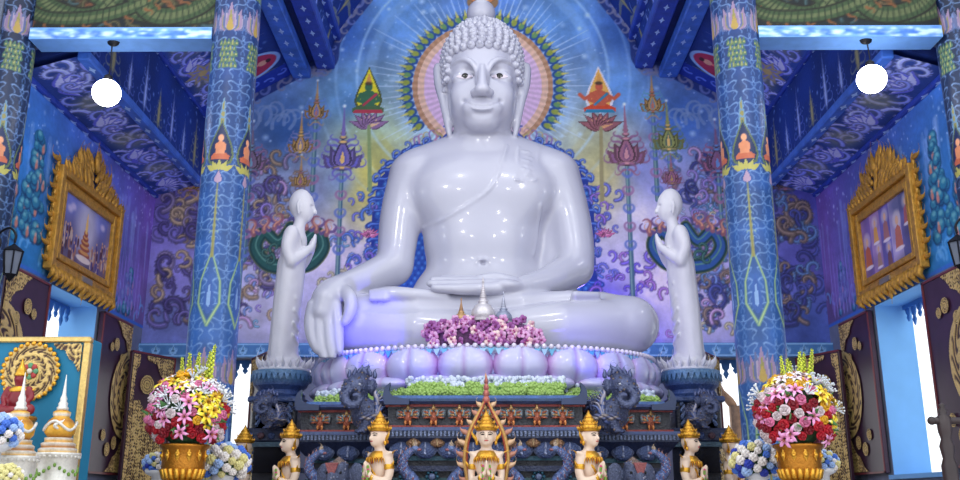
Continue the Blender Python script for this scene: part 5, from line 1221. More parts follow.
    for s_ in (-1, 1): b.tube([(s_ * .12, -.05, .19), (s_ * .14, -.32, .105)], [.14, .105], 14, rgb(206, 150, 60))
    b.build('skirt_cloth', M_gold, root, True)
    g = MB(); P, _ = smooth_path([np.array(p) for p in ((-.052, -.205, .60), (-.06, -.20, .52), (-.035, -.21, .45), (0, -.235, .40), (.035, -.21, .45), (.06, -.20, .52), (.052, -.205, .60))], [1] * 7, 5)
    for i, p in enumerate(P): g.ball(p, .019, rgb(120, 160, 60) if i % 4 else rgb(206, 70, 120), 7, 5)
    g.ball((0, -.235, .37), (.022, .022, .032), rgb(200, 70, 110)); g.build('flower_string', mat('garland_beads', attr=True, rough=.55, noise=.15), root, True)
    b = MB(); b.lathe([(.29, -1.14), (.29, -.9), (.24, -.8), (.22, -.4), (.24, -.2), (.30, -.08), (.30, 0)], 32, rgb(150, 110, 50)); b.build('pedestal', M_gold, root, True); kids(root); return root
pf = praying_figure(); first = True
for k_ in pf.children:                                 # slim the shoulders and arms below the large head
    if k_.name.startswith('pedestal'): continue
    n_ = len(k_.data.vertices); v_ = np.zeros(n_ * 3, np.float32); k_.data.vertices.foreach_get('co', v_); v_ = v_.reshape(-1, 3)
    f_ = np.clip((v_[:, 2] - .70) / .10, 0, 1); f_ = f_ * f_ * (3 - 2 * f_); v_[:, 0] *= .66 + .38 * f_; v_[:, 1] *= .86 + .18 * f_
    k_.data.vertices.foreach_set('co', v_.ravel()); k_.data.update()
for px, Y, rz, lab in ((486, 10.0, 0, 'kneeling praying figure facing front inside the flaming arch'), (380, 10.1, -.75, 'gold crowned kneeling figure turned left, below the left perched bird'), (588, 10.1, .75, 'gold crowned kneeling figure turned right, below the right perched bird'),
        (292, 11.2, -1.0, 'gold crowned kneeling figure in front of the left disciple pedestal'), (687, 11.2, 1.0, 'gold crowned kneeling figure in front of the right disciple pedestal'), (246, 12.1, -1.15, 'outermost left kneeling figure, before the bright doorway beside the left column'), (727, 12.1, 1.15, 'outermost right kneeling figure, next to the right flower arrangement')):
    q = at(px, 411, Y); loc = (q[0], Y, 1.14)
    if first: o = pf; first = False; o['label'] = lab; o.location = loc
    else: o = copy_tree(pf, lab, loc, rz)
    o.rotation_euler = (0, 0, rz)
# the flaming arch behind the middle figure
fa = thing('flaming_arch', 'pointed arch of gilded flames framing the middle praying figure', 'arch', (at(486, 411, 10.2)[0], 10.32, 1.14))
fa.scale = (.70, 1, .97)
M_bone = mat('painted_flames', attr=True, rough=.4, metal=.25, noise=.2, nscale=30)
outl = [(.30, .55), (.33, .70), (.31, .86), (.26, 1.0), (.17, 1.14), (.08, 1.26), (.02, 1.36)]
for s_ in (-1, 1):
    P, rr = smooth_path([np.array((s_ * a, 0, b)) for a, b in [(.27, .0), (.25, .3)] + outl], [.035] * 7 + [.028, .02], 5); b = MB(); b.tube(P, rr, 8, rgb(206, 160, 90)); P2 = [p * np.array((.9, 1, .99)) + np.array((0, -.03, 0)) for p in P]; b.tube(P2, .012, 6, rgb(170, 70, 60)); b.build('arch_rib', M_bone, fa, True)
    b = MB()
    for i in range(8, len(P) - 2, 4): flame(b, P[i], (s_, 0, 0), (0, 0, 1), .24 if i < len(P) - 14 else .17, .036, rgb(214, 176, 140) if i % 8 else rgb(186, 130, 110), .8, PI / 2 - .55 + .25 * (i / len(P)), -1, .6)
    b.build('flame_row', M_bone, fa, True)
b = MB()
for k, (w, z) in enumerate(((.10, 1.34), (.085, 1.41), (.065, 1.48), (.045, 1.55))):
    for s_ in (-1, 1): flame(b, (s_ * w * .4, 0, z), (s_, 0, 0), (0, 0, 1), .11, .024, [rgb(190, 130, 120), rgb(150, 120, 130)][k % 2], .7, PI / 2 - .4, 1, .7)
    b.ball((0, -.01, z + .03), (w * .55, .03, .045), rgb(186, 110, 100))
flame(b, (0, 0, 1.58), (1, 0, 0), (0, 0, 1), .13, .022, rgb(206, 150, 110), .1); b.build('finial', M_bone, fa, True)
# ------------------------------------------------------------------ carved shutters with gilt filigree
M_maroon = mat('maroon_lacquer', rgb(62, 34, 54), rough=.35, noise=.2, nscale=6)
M_gilt = mat('gilt_filigree', attr=True, rough=.4, metal=.15, noise=.15, nscale=40, bump=.3, bscale=70)
GL = np.array(rgb(222, 190, 118)); GDK = np.array(rgb(72, 48, 44))
def in_poly(X, Z, P):
    ins = np.zeros(X.shape, bool); n = len(P)
    for i in range(n):
        (xa, za), (xb, zb) = P[i], P[(i + 1) % n]
        if za != zb: ins ^= ((za > Z) != (zb > Z)) & (X < (xb - xa) * (Z - za) / (zb - za) + xa)
    return ins
def filigree(name, P, parent, y=-.045, ctr=None, res=95, swirl=7.0, rings=None):
    """pierced gilt plate of outline P: scroll pattern of gold on dark, a little raised"""
    P = np.array(P, float); x0, z0 = P.min(0); x1, z1 = P.max(0); nx, nz = max(4, int((x1 - x0) * res)), max(4, int((z1 - z0) * res))
    X, Z = np.meshgrid(np.linspace(x0, x1, nx), np.linspace(z0, z1, nz)); ins = in_poly(X, Z, P)
    if ctr is not None:
        r = np.hypot(X - ctr[0], Z - ctr[1]); t = np.arctan2(Z - ctr[1], X - ctr[0]); R_ = rings
        g = np.sin(r / R_ * PI * 7) * .6 + np.cos(t * 16 + 5 * np.sin(r / R_ * PI * 5)) * .75 + .25; g = np.where((r > R_ * .93) | (np.abs(r - R_ * .62) < .02 * R_ + .006) | (np.abs(r - R_ * .3) < .02 * R_ + .006), 1, g)
    else:
        g = np.sin(X * 64 + 3.0 * np.sin(Z * 31)) * np.cos(Z * 58 + 3.0 * np.sin(X * 37)) * 1.4 + .35
    a = np.clip(g * 1.6 + .3, 0, 1); col = GDK + (GL - GDK) * a[..., None]; V = np.stack([X, np.full_like(X, y) - .012 * a, Z], -1).reshape(-1, 3)
    c = ins[:-1, :-1].astype(int) + ins[1:, :-1] + ins[:-1, 1:] + ins[1:, 1:]; i = np.arange(nx * nz).reshape(nz, nx)
    q = np.stack([i[:-1, :-1], i[:-1, 1:], i[1:, 1:], i[1:, :-1]], -1)[c >= 2]
    return link(name, mesh_from(name, V, q, M_gilt, True, col.reshape(-1, 3)), parent)
def arc(cx, cz, r, a0, a1, n=22, sx=1.0): return [(cx + r * sx * math.cos(a), cz + r * math.sin(a)) for a in np.linspace(a0, a1, n)]
def shutter(label, loc, rz, sx, w, h, style):
    root = thing('window_shutter', label, 'shutter', loc, rz, 'open gilt shutters'); root.scale = (sx, 1, 1)
    b = MB(); b.box((0, -.035, 0), (w, .035, h), (1, 1, 1), .008); b.build('leaf', M_maroon, root)
    b = MB(); [b.box(lo, hi) for lo, hi in (((0, -.05, 0), (.035, -.034, h)), ((0, -.05, h - .03), (w, -.034, h)), ((0, -.05, 0), (w, -.034, .03)))]; b.build('edge_moulding', mat('red_moulding', rgb(110, 44, 48), rough=.4, noise=.15), root)
    if style == 1:
        R_ = min(.60 * w, .24 * h); cz = h * .52
        filigree('half_medallion', arc(w - .01, cz, R_ * 1.2, PI / 2, 3 * PI / 2, 40, .95), root, ctr=(w, cz), rings=R_ * 1.2)
        filigree('corner_filigree', [(w - .02, h - .04), (w - .66, h - .04), (w - .52, h - .12), (w - .42, h - .24), (w - .26, h - .30), (w - .16, h - .46), (w - .02, h - .56)], root)
        filigree('corner_filigree', [(w - .02, .04), (w - .62, .04), (w - .5, .10), (w - .36, .26), (w - .2, .34), (w - .02, .6)], root)
        bosses = [(w - .62, h - .42, .10), (w - .80, h * .80, .07), (w - .36, h - .62, .085), (w - .80, h * .24, .085), (w - .60, h * .155, .10), (w - .36, h * .20, .10)]
    else:
        filigree('lower_filigree', [(.05, .05), (w - .10, .05), (w - .10, h - .80), (w - .22, h - .78), (w - .40, h - .98), (w - .58, h - 1.10), (w - .74, h - 1.36), (.05, h - 1.48)], root)
        filigree('corner_filigree', [(.05, h - .05), (w - .30, h - .05), (w - .34, h - .12), (.44, h - .16), (.34, h - .34), (.20, h - .42), (.16, h - .62), (.05, h - .75)], root)
        filigree('side_filigree', [(w - .09, .05), (w - .01, .05), (w - .01, h - .05), (w - .16, h - .05), (w - .15, h - .22), (w - .09, h - .34)], root)
        bosses = [(w - .36, h - .52, .15), (w - .66, h - .84, .12)]
    for x, z, r in bosses: filigree('gilt_boss', arc(x, z, r, 0, 2 * PI, 24), root, ctr=(x, z), rings=r, res=110)
    kids(root); return root
HS = 2.42
shutter('open gilt shutter on the left wall, far side of the window, next to the corner', (-WX + .06, 14.10, 1.79), R(90), 1, 1.2, HS, 1)
shutter('open gilt shutter on the left wall, near side of the window, behind the shrine', (-WX + .06, 12.26, 1.79), R(90), -1, 1.2, HS, 1)
shutter('open gilt shutter on the right wall, far side of the window, next to the corner', (WX - .06, 14.10, 1.79), R(-90), -1, 1.2, HS, 1)
shutter('open gilt shutter on the right wall, near side of the window, at the picture edge', (WX - .06, 12.26, 1.79), R(-90), 1, 1.2, HS, 1)
shutter('wide door shutter covered with gold filigree left of the left blue column', (-5.33, 15.93, .03), R(66.4), -1, .99, 3.72, 2)
shutter('wide door shutter covered with gold filigree right of the right blue column', (5.33, 15.93, .03), R(-66.4), 1, .99, 3.72, 2)
shutter('narrow looking door shutter between the left doorway and the left pedestal', (-3.95, 15.93, .03), R(-60), 1, .99, 3.72, 2)
shutter('narrow looking door shutter between the right doorway and the right pedestal', (3.95, 15.93, .03), R(60), -1, .99, 3.72, 2)
# blue fretwork valances hanging in the openings, a carved wooden gable outside
def valance(label, loc, rz, L_):
    b = MB(); b.box((0, -.015, -.06), (L_, .015, 0), rgb(60, 120, 190)); n = max(3, int(L_ / .17))
    for k in range(n):
        x = L_ * (k + .5) / n; d = .20 + .09 * (k % 2)
        b.prism([(-.075, 0), (.075, 0), (.06, -d * .35), (.025, -d * .5), (.05, -d * .7), (0, -d), (-.05, -d * .7), (-.025, -d * .5), (-.06, -d * .35)], (x, -.012, -.05), (1, 0, 0), (0, 0, 1), .024, rgb(60, 120, 190))
    o = b.build('fretwork_valance', mat('valance_paint', attr=True, rough=.6, noise=.1), None); o.location = loc; o.rotation_euler = (0, 0, rz); tag(o, label, 'valance'); return o
valance('blue fretwork valance hanging in the window of the left wall', (-WX - .42, 12.32, 4.255), R(90), 1.70)
valance('blue fretwork valance hanging in the window of the right wall', (WX + .42, 12.32, 4.255), R(90), 1.70)
valance('blue fretwork valance at the top of the left doorway beside the column', (-5.32, 16.42, 3.785), 0, 1.36)
valance('blue fretwork valance at the top of the right doorway beside the column', (3.96, 16.42, 3.785), 0, 1.36)
g = thing('carved_gable', 'brown carved wooden gable seen outside through the right doorway', 'carving', (5.25, 18.6, 0)); b = MB(); mw = mat('weathered_teak', attr=True, rough=.7, noise=.3, nscale=12)
for k, (x, h) in enumerate(((-.55, 3.0), (-.35, 3.7), (-.1, 3.3), (.2, 3.9), (.5, 3.4))): b.box((x - .09, -.08, 0), (x + .09, .08, h - .5), rgb(150, 112, 84) * (.9 + .1 * (k % 2))); flame(b, (x, 0, h - .6), (1, 0, 0), (0, 0, 1), .8, .10, rgb(170, 126, 92), .6, PI / 2, 1 if k % 2 else -1, .5)
b.build('carved_boards', mw, g, True); b = MB(); b.box((-.8, -.1, 2.0), (.8, .1, 2.2), rgb(140, 100, 74)); b.build('rail', mw, g)
struct(MB().box((-30, 17.5, -.3), (30, 60, -.05), rgb(200, 200, 190)), 'ground_outside', mat('courtyard', rgb(205, 203, 196), rough=.9, noise=.1))
# ------------------------------------------------------------------ gold framed paintings
M_frame = mat('old_gold', rgb(196, 144, 54), rough=.36, noise=.35, nscale=12, bump=.5, bscale=35, metal=.3)
def picture_left():
    c = Canvas(-.86, .86, -.48, .48, 95, (.34, .30, .52)); rg = np.random.default_rng(1); Z = c.Z[:, None]; g = np.clip((Z + .48) / .96, 0, 1)[..., None]
    c.c[:] = np.array((.34, .27, .36)) * (1 - g) + np.array((.40, .44, .72)) * g; c.c *= (1 + c.noise(rg, .25, .4))[..., None]; c.disc(0, .12, .34, .42, (.80, .76, .80), .75, .3)
    for k, (w, z) in enumerate(((.20, -.26), (.17, -.17), (.14, -.09), (.10, -.02), (.07, .05))): c.disc(0, z, w, .05, (.56, .26, .20)); c.disc(0, z + .02, w * .8, .03, (.80, .56, .30))
    c.flamelet(0, .05, .34, .05, (.90, .72, .40)); c.disc(0, -.34, .26, .05, (.86, .78, .74))
    for _ in range(60):
        q = rg.random(3); x = (.22 + .6 * q[0]) * (1 if q[1] > .5 else -1); z = -.42 + .38 * q[2] * (.5 + abs(x)); c.disc(x, z, .03, .07, [(.30, .16, .20), (.60, .40, .34), (.28, .22, .44), (.72, .62, .56)][_ % 4]); c.disc(x, z + .08, .02, col=(.76, .58, .46))
    for x, z in ((-.6, .26), (-.5, .32), (.55, .3)): c.disc(x, z, .08, .05, (.80, .74, .84), .8, .05)
    return c
def picture_right():
    c = Canvas(-.86, .86, -.48, .48, 95, (.42, .36, .60)); rg = np.random.default_rng(2)
    for k, col in enumerate(((.44, .34, .58), (.56, .44, .62), (.38, .34, .62), (.60, .54, .70), (.36, .34, .56))): c.poly([(-.86 + .344 * k, -.48), (-.86 + .344 * (k + 1), -.48), (-.86 + .344 * (k + 1), .48), (-.86 + .344 * k, .48)], col)
    c.c *= (1 + c.noise(rg, .2, .45))[..., None]; c.disc(.5, .36, .3, .12, (.32, .34, .50), .8, .1)
    for x, z, h, r in ((-.68, -.30, .5, (.70, .34, .24)), (-.34, .0, .38, (.84, .60, .30)), (-.30, -.38, .34, (.66, .50, .44)), (.02, -.05, .44, (.62, .40, .40)), (.05, -.46, .36, (.44, .28, .30)), (.40, -.28, .52, (.72, .40, .32)), (.72, .0, .4, (.66, .34, .34))):
        c.disc(x, z + h * .8, h * .26, h * .26, (.90, .84, .80), .5, .06); c.poly([(x - h * .24, z), (x + h * .24, z), (x + h * .16, z + h * .55), (x, z + h * .66), (x - h * .16, z + h * .55)], r); c.disc(x, z + h * .78, h * .10, h * .13, (.84, .66, .54)); c.disc(x, z - .01, h * .3, h * .06, (.86, .80, .84))
    return c
def framed(label, side, canvas):
    root = thing('framed_painting', label, 'painting', (side * (WX - .02), 13.22, 5.14), R(90) if side < 0 else R(-90)); b = MB(); o = (0, 0)
    def bar(w0, w1, y0, y1):
        for s_ in (-1, 1): b.box((s_ * (w0 + w1) / 2 - (w1 - w0) / 2, y0, -(w1 - .38)), (s_ * (w0 + w1) / 2 + (w1 - w0) / 2, y1, w1 - .38), (1, 1, 1), .012); b.box((-w0 + .004, y0 + .004, s_ * ((w0 + w1) / 2 - .38) - (w1 - w0) / 2), (w0 - .004, y1, s_ * ((w0 + w1) / 2 - .38) + (w1 - w0) / 2), (1, 1, 1), .012)
    bar(.84, .93, -.10, 0); bar(.93, 1.00, -.07, 0); bar(1.00, 1.12, -.13, 0); b.box((-1.1, -.03, -.72), (1.1, 0, .72)); b.build('frame', M_frame, root)
    c = MB(); rg = random.Random(3 if side < 0 else 4)
    for row in range(4):
        n = 17 - 2 * row
        for k in range(n):
            x = -1.0 + 2.0 * k / (n - 1); x *= (1 - .17 * row); pk = (1 - abs(x) / 1.15); flame(c, (x, -.06 - .02 * (3 - row), .70 + .15 * row * pk), (1, 0, 0), (0, 0, 1), .20 + .22 * pk, .05, (1, 1, 1), .7, PI / 2 + rg.uniform(-.3, .3), 1 if x < 0 else -1, .6)
    for s_ in (-1, 1): flame(c, (s_ * .45, -.08, .9), (1, 0, 0), (0, 0, 1), .48, .06, (1, 1, 1), .5, PI / 2, -s_)
    flame(c, (0, -.1, 1.0), (1, 0, 0), (0, 0, 1), .50, .07, (1, 1, 1), .2); c.build('flame_crest', M_frame, root, True)
    for s_ in (-1, 1):
        c = MB()
        for k in range(15): flame(c, (s_ * 1.10, -.05, -.62 + .1 * k), (1, 0, 0), (0, 0, 1), .26 + .05 * (k % 3), .045, (1, 1, 1), .8, PI / 2 - s_ * .75, s_ * (1 if k % 2 else -1), .6)
        c.build('side_flames', M_frame, root, True)
    c = MB()
    for k in range(24): x = -1.05 + 2.1 * k / 23; c.tube([(x, -.10, -.70), (x, -.13, -.78 - .05 * (k % 2)), (x, -.06, -.86 - .04 * (k % 2))], [.05, .045, .015], 8)
    flame(c, (0, -.08, -.80), (1, 0, 0), (0, 0, 1), .22, .06, (1, 1, 1), .2, -PI / 2); c.build('lower_fringe', M_frame, root, True)
    b = MB(); b.box((-.17, -.15, -.70), (.17, -.125, -.62), rgb(190, 190, 200)); b.build('name_plate', mat('brushed_plate', rgb(150, 140, 130), rough=.35, metal=.5, noise=.1), root)
    link('picture', canvas.mesh('picture', lambda X, Z: (X, -.045, Z), mat('varnished_print', attr=True, rough=.18, noise=.05)), root); return root
framed('gold framed painting of a pagoda on the left blue wall', -1, picture_left())
framed('gold framed painting of standing figures on the right blue wall', 1, picture_right())
# ------------------------------------------------------------------ pendant globes, wall lanterns
M_globe = mat('opal_globe', rgb(255, 255, 255), rough=.3, noise=.02, emit=(1, 1, 1), estr=16.0); M_iron = mat('black_iron', rgb(24, 24, 30), rough=.45, metal=.5, noise=.2)
def pendant(label, px, py, rr):
    Y = 10.48; p = at(px, py, Y); rr *= Y / 10.2; root = thing('pendant_lamp', label, 'lamp', p, 0, 'round pendant lamps'); top = 6.84 - p[2]
    b = MB(); b.ball((0, 0, 0), rr, seg=32, rings=20); b.build('globe', M_globe, root, True); b = MB(); b.tube([(0, 0, rr), (.01, .0, top * .5), (0, .0, top)], .008, 6); b.build('cord', M_iron, root)
    b = MB(); b.lathe([(.02, rr - .02), (.06, rr - .005), (.05, rr + .05), (.015, rr + .08)], 16); b.build('fitting', M_iron, root, True); b = MB(); b.ball((0, .03, top + .06), (.08, .05, .06), rgb(60, 50, 46)); b.build('ceiling_rose', M_iron, root, True)
pendant('lit white globe lamp hanging at the left beam', 106, 92, .163); pendant('lit white globe lamp hanging at the right beam, slightly higher', 871, 80, .17)
def lantern(label, px, py, sx):
    Y = 10.35; p = at(px, py, Y); root = thing('wall_lantern', label, 'lantern', p); b = MB()
    b.lathe([(.0, .20), (.03, .17), (.10, .12), (.12, .10), (.115, .09)], 6); b.lathe([(.07, -.17), (.05, -.20), (.02, -.24), (.0, -.27)], 6)
    for k in range(6): a = 2 * PI * k / 6; b.tube([(.115 * math.cos(a), .115 * math.sin(a), .10), (.075 * math.cos(a), .075 * math.sin(a), -.18)], .010, 5)
    b.build('cage', M_iron, root); b = MB(); b.lathe([(.10, .09), (.066, -.17)], 6); b.build('glass', mat('smoked_glass', rgb(110, 116, 130), rough=.15, noise=.1), root)
    b = MB(); P, _ = smooth_path([np.array(q) for q in ((0, 0, .2), (0, 0, .30), (sx * .08, .0, .38), (sx * .2, .02, .32), (sx * .22, .05, .2))], [1] * 5, 5); b.tube(P, .014, 6); b.ball((sx * .22, .04, .2), (.05, .02, .09)); b.build('bracket', M_iron, root, True)
lantern('black iron wall lantern on the left wall column', 11, 259, -1); lantern('black iron wall lantern on the right wall column', 958, 251, 1)
# ------------------------------------------------------------------ flower arrangements
M_petals = mat('petals', attr=True, rough=.55, noise=.12, nscale=30)
def flower_mesh(kind, c):
    b = MB(); c = np.array(c)
    if kind == 'rose':
        b.ball((0, 0, .012), (.018, .018, .022), c * .7, 8, 6)
        for ring, (n, r, h, t) in enumerate(((3, .016, .034, .10), (5, .028, .030, .45), (6, .038, .018, .85))):
            for k in range(n):
                a = 2 * PI * k / n + ring; M = Matrix.Rotation(a, 3, 'Z') @ Matrix.Rotation(t, 3, 'Y'); b.ball(np.array(M @ Vector((r * .55, 0, h * .6))), (.006 + .003 * ring, .018 + .003 * ring, .020), c * (.82 + .09 * ring), 7, 5, np.array(M))
    elif kind == 'lily':
        for k in range(6):
            a = 2 * PI * k / 6; d = np.array((math.cos(a), math.sin(a), 0)); P = [d * .008, d * .035 + (0, 0, .022), d * .075 + (0, 0, .025), d * .105 + (0, 0, .005)]; b.tube(P, [.008, .020, .017, .003], 7, c, .3, up=(0, 0, 1), cols=[c * .8, c, np.clip(c * 1.2, 0, 1), np.array((.95, .88, .92))])
        for k in range(5): a = k * 1.25; b.tube([(0, 0, .01), (.018 * math.cos(a), .018 * math.sin(a), .05)], .003, 4, rgb(180, 110, 50))
    elif kind == 'spray':
        for k in range(9): a = k * 2.4; P = [(0, 0, 0), (.03 * math.cos(a), .03 * math.sin(a), .05), (.07 * math.cos(a), .07 * math.sin(a), .10)]; b.tube(P, [.003, .007, .002], 5, c); b.ball(P[2], .012, c, 6, 4)
    elif kind == 'spike':
        b.tube([(0, 0, -.1), (0, 0, .42)], [.006, .003], 5, rgb(100, 140, 50))
        for k in range(46): a = k * 2.4; z = k / 46; b.ball((.030 * (1 - .7 * z) * math.cos(a), .030 * (1 - .7 * z) * math.sin(a), .05 + .36 * z), .017 * (1.1 - .6 * z), c * (.85 + .3 * ((k * 7) % 5) / 5), 6, 4)
    elif kind == 'leaf':
        b.tube([(0, 0, 0), (0, .01, .06), (0, .04, .13)], [.006, .028, .003], 7, c, .25, up=(1, 0, 0))
    return mesh_from({'rose': 'rose', 'lily': 'lily', 'spray': 'filler_spray', 'spike': 'foxtail_spike', 'leaf': 'leaf'}[kind], np.concatenate(b.v), b.f, M_petals, True, np.clip(np.concatenate(b.c), 0, 1))
FM = {k: flower_mesh(*v) for k, v in dict(red=('rose', rgb(196, 20, 44)), dark=('rose', rgb(150, 16, 40)), pink=('rose', rgb(238, 130, 176)), white=('rose', rgb(240, 222, 226)), lily=('lily', rgb(236, 150, 196)), wlily=('lily', rgb(238, 224, 234)), yellow=('lily', rgb(250, 206, 56)), gold=('rose', rgb(250, 190, 40)),
      wspray=('spray', rgb(232, 236, 242)), gspray=('spray', rgb(206, 214, 224)), spike=('spike', rgb(206, 216, 70)), leaf=('leaf', rgb(70, 120, 60))).items()}
NM = dict(red='red_rose', dark='red_rose', pink='pink_rose', white='white_rose', lily='pink_lily', wlily='white_lily', yellow='yellow_lily', gold='yellow_rose', wspray='filler_spray', gspray='filler_spray', spike='foxtail_spike', leaf='leaf')
def arrangement(label, loc, seed, mirror=1):
    root = thing('flower_arrangement', label, 'flowers', loc, 0, 'tall flower arrangements in gold urns'); rg = random.Random(seed)
    def put(k, p, d, s_=1.0):
        o = link(NM[k], FM[k], root, p); o.rotation_mode = 'QUATERNION'; o.rotation_quaternion = Vector(d).to_track_quat('Z', 'Y') @ Quaternion((0, 0, 1), rg.uniform(0, 6)); o.scale = (s_,) * 3
    b = MB(); b.ball((0, 0, .24), (.25, .24, .28), rgb(50, 80, 46), 18, 12); b.tube([(0, 0, -.12), (0, 0, .1)], [.06, .12], 10, rgb(60, 90, 50)); b.build('foliage_core', mat('dark_green_core', rgb(52, 84, 50), rough=.8, noise=.5, nscale=25, bump=1.0), root, True)
    n = 165
    for i in range(n):
        z = 1 - 1.62 * (i + .5) / n; a = i * 2.39996; s_ = math.sqrt(max(0, 1 - z * z)); d = np.array((s_ * math.cos(a), s_ * math.sin(a), z)); p = d * np.array((.35, .30, .38)) * rg.uniform(.92, 1.06) + np.array((0, 0, .27))
        side = d[0] * mirror
        if z > .55: k = rg.choice(['gold', 'yellow', 'pink', 'gold', 'wlily'] if side < .1 else ['pink', 'yellow', 'wlily', 'gspray', 'lily'])
        elif z > .1: k = rg.choice(['lily', 'pink', 'red', 'white', 'dark', 'lily', 'wspray'] if side < .4 else ['yellow', 'gold', 'red', 'wspray'])
        elif z > -.3: k = rg.choice(['red', 'lily', 'white', 'pink', 'dark', 'lily'] if side < .5 else ['yellow', 'red', 'pink', 'gold'])
        else: k = rg.choice(['red', 'red', 'dark', 'white', 'lily', 'red'])
        put(k, p, d + np.array((0, 0, .15)), rg.uniform(1.05, 1.4) if k in ('red', 'dark', 'pink', 'white', 'gold') else rg.uniform(.75, 1.0))
    for k in range(60):
        a = rg.uniform(0, 6.28); z = rg.uniform(-.5, .9); s_ = math.sqrt(1 - z * z); d = np.array((s_ * math.cos(a), s_ * math.sin(a), z)); put('leaf', d * .27 + np.array((0, 0, .25)), d, rg.uniform(.8, 1.2))
    for k, (x, y) in enumerate(((-.02, .02), (.06, -.02), (.12, .05), (.02, .08), (-.07, .0), (.16, .0))): put('spike', (x * mirror, y, .42 + .05 * (k % 3)), (x * .9 * mirror, y - .05, 1), rg.uniform(.85, 1.1))
    for k in range(3): put('wspray', (mirror * (.12 + .05 * k), -.02, .50 - .03 * k), (mirror * (.3 + .2 * k), -.2, 1), 1.2)
    kids(root); return root
def urn(label, loc):
    root = thing('gold_urn', label, 'urn', loc, 0, 'gold urns'); b = MB()
    b.lathe([(.12, -.42), (.13, -.40), (.09, -.37), (.08, -.34), (.13, -.31), (.185, -.24), (.20, -.17), (.195, -.10), (.205, -.02), (.228, .0), (.232, .02), (.21, .03), (.195, .02)], 32, GD2, cap=False); b.build('bowl', M_gold, root, True)
    b = MB()
    for k in range(20): a = 2 * PI * k / 20; c, s_ = math.cos(a), math.sin(a); b.tube([(.11 * c, .11 * s_, -.325), (.17 * c, .17 * s_, -.27), (.198 * c, .198 * s_, -.20)], [.012, .027, .018], 7, GD)
    b.build('gadroon_band', M_gold, root, True); b = MB()
    for s_ in (-1, 1):
        flame(b, (s_ * .012, 0, -.07), (1, 0, 0), (0, 0, 1), .09, .013, GD, 1.0, PI / 2 - s_ * .5, s_); flame(b, (s_ * .012, 0, -.07), (1, 0, 0), (0, 0, 1), .08, .012, GD, 1.0, -PI / 2 + s_ * .5, -s_)
    b.ball((0, 0, -.07), .022, GD, 8, 6); sm = mesh_from('scroll_relief', np.concatenate(b.v), b.f, M_gold, True, np.concatenate(b.c))
    for k in range(12): a = 2 * PI * k / 12; o = link('scroll_relief', sm, root, (.202 * math.cos(a), .202 * math.sin(a), -.01)); o.rotation_euler = (0, 0, a + PI / 2)
    b = MB(); b.lathe([(.30, -loc[2]), (.30, -1.45), (.16, -1.35), (.12, -.9), (.16, -.50), (.26, -.44), (.26, -.42)], 28, rgb(140, 90, 60)); b.build('stand', mat('dark_wood', rgb(96, 62, 48), rough=.4, noise=.25), root); kids(root); return root
UL = np.array((at(184, 447, 9.0)[0], 9.0, 1.885)); UR = np.array((at(797, 447, 9.0)[0], 9.0, 1.885))
urn('gold urn holding the left flower arrangement', UL); urn('gold urn holding the right flower arrangement', UR)
arrangement('tall arrangement of red, pink and yellow flowers before the left column', UL + np.array((0, 0, .03)), 5); arrangement('tall arrangement of red, pink and yellow flowers before the right column', UR + np.array((0, 0, .03)), 12, 1)
pb = pom(.06, 26, 3, .4); PM = [mesh_from('hydrangea', np.concatenate(pb.v), pb.f, mat(n_, c_, rough=.6, noise=.25, nscale=40), True) for n_, c_ in (('hydrangea_blue', rgb(70, 116, 210)), ('hydrangea_pale', rgb(160, 190, 236)), ('hydrangea_white', rgb(236, 230, 226)), ('hydrangea_yellow', rgb(224, 216, 150)), ('hydrangea_deep', rgb(40, 60, 170)))]
def bouquet(label, px, py, Y, r, seed, mix, group='low hydrangea bouquets'):
    p = at(px, py, Y); root = thing('hydrangea_bouquet', label, 'flowers', p, 0, group); rg = random.Random(seed); n = 60
    for i in range(n):
        z = 1 - 1.75 * (i + .5) / n; a = i * 2.39996; s_ = math.sqrt(max(0, 1 - z * z)); o = link('hydrangea', PM[rg.choice(mix)], root, (r * s_ * math.cos(a), r * .8 * s_ * math.sin(a), r * .72 * z)); k = rg.uniform(.55, .85) * r / .22; o.scale = (k, k, k)
    b = MB(); b.ball((0, 0, -.02), (r * .85, r * .68, r * .6), rgb(70, 100, 70), 14, 10); b.build('foliage_core', MATS['dark_green_core'], root, True)
    b = MB(); b.lathe([(.14, -p[2]), (.14, -p[2] + .05), (.05, -p[2] + .15), (.05, -r * .9), (.11, -r * .7), (.12, -r * .45)], 18, rgb(220, 220, 220)); b.build('vase', mat('white_vase', rgb(220, 222, 226), rough=.3, noise=.05), root, True)
bouquet('blue and white hydrangea bouquet right of the left gold urn', 223, 463, 9.6, .235, 1, (0, 1, 2, 2, 2, 3, 0)); bouquet('small blue hydrangea bouquet left of the left gold urn', 157, 464, 9.5, .135, 2, (0, 4, 2, 1, 3))
bouquet('blue and white hydrangea bouquet left of the right gold urn', 756, 461, 9.6, .24, 3, (0, 1, 2, 2, 2, 3, 4)); bouquet('small pale hydrangea bouquet right of the right gold urn', 822, 462, 9.55, .145, 4, (1, 2, 3, 1, 0))
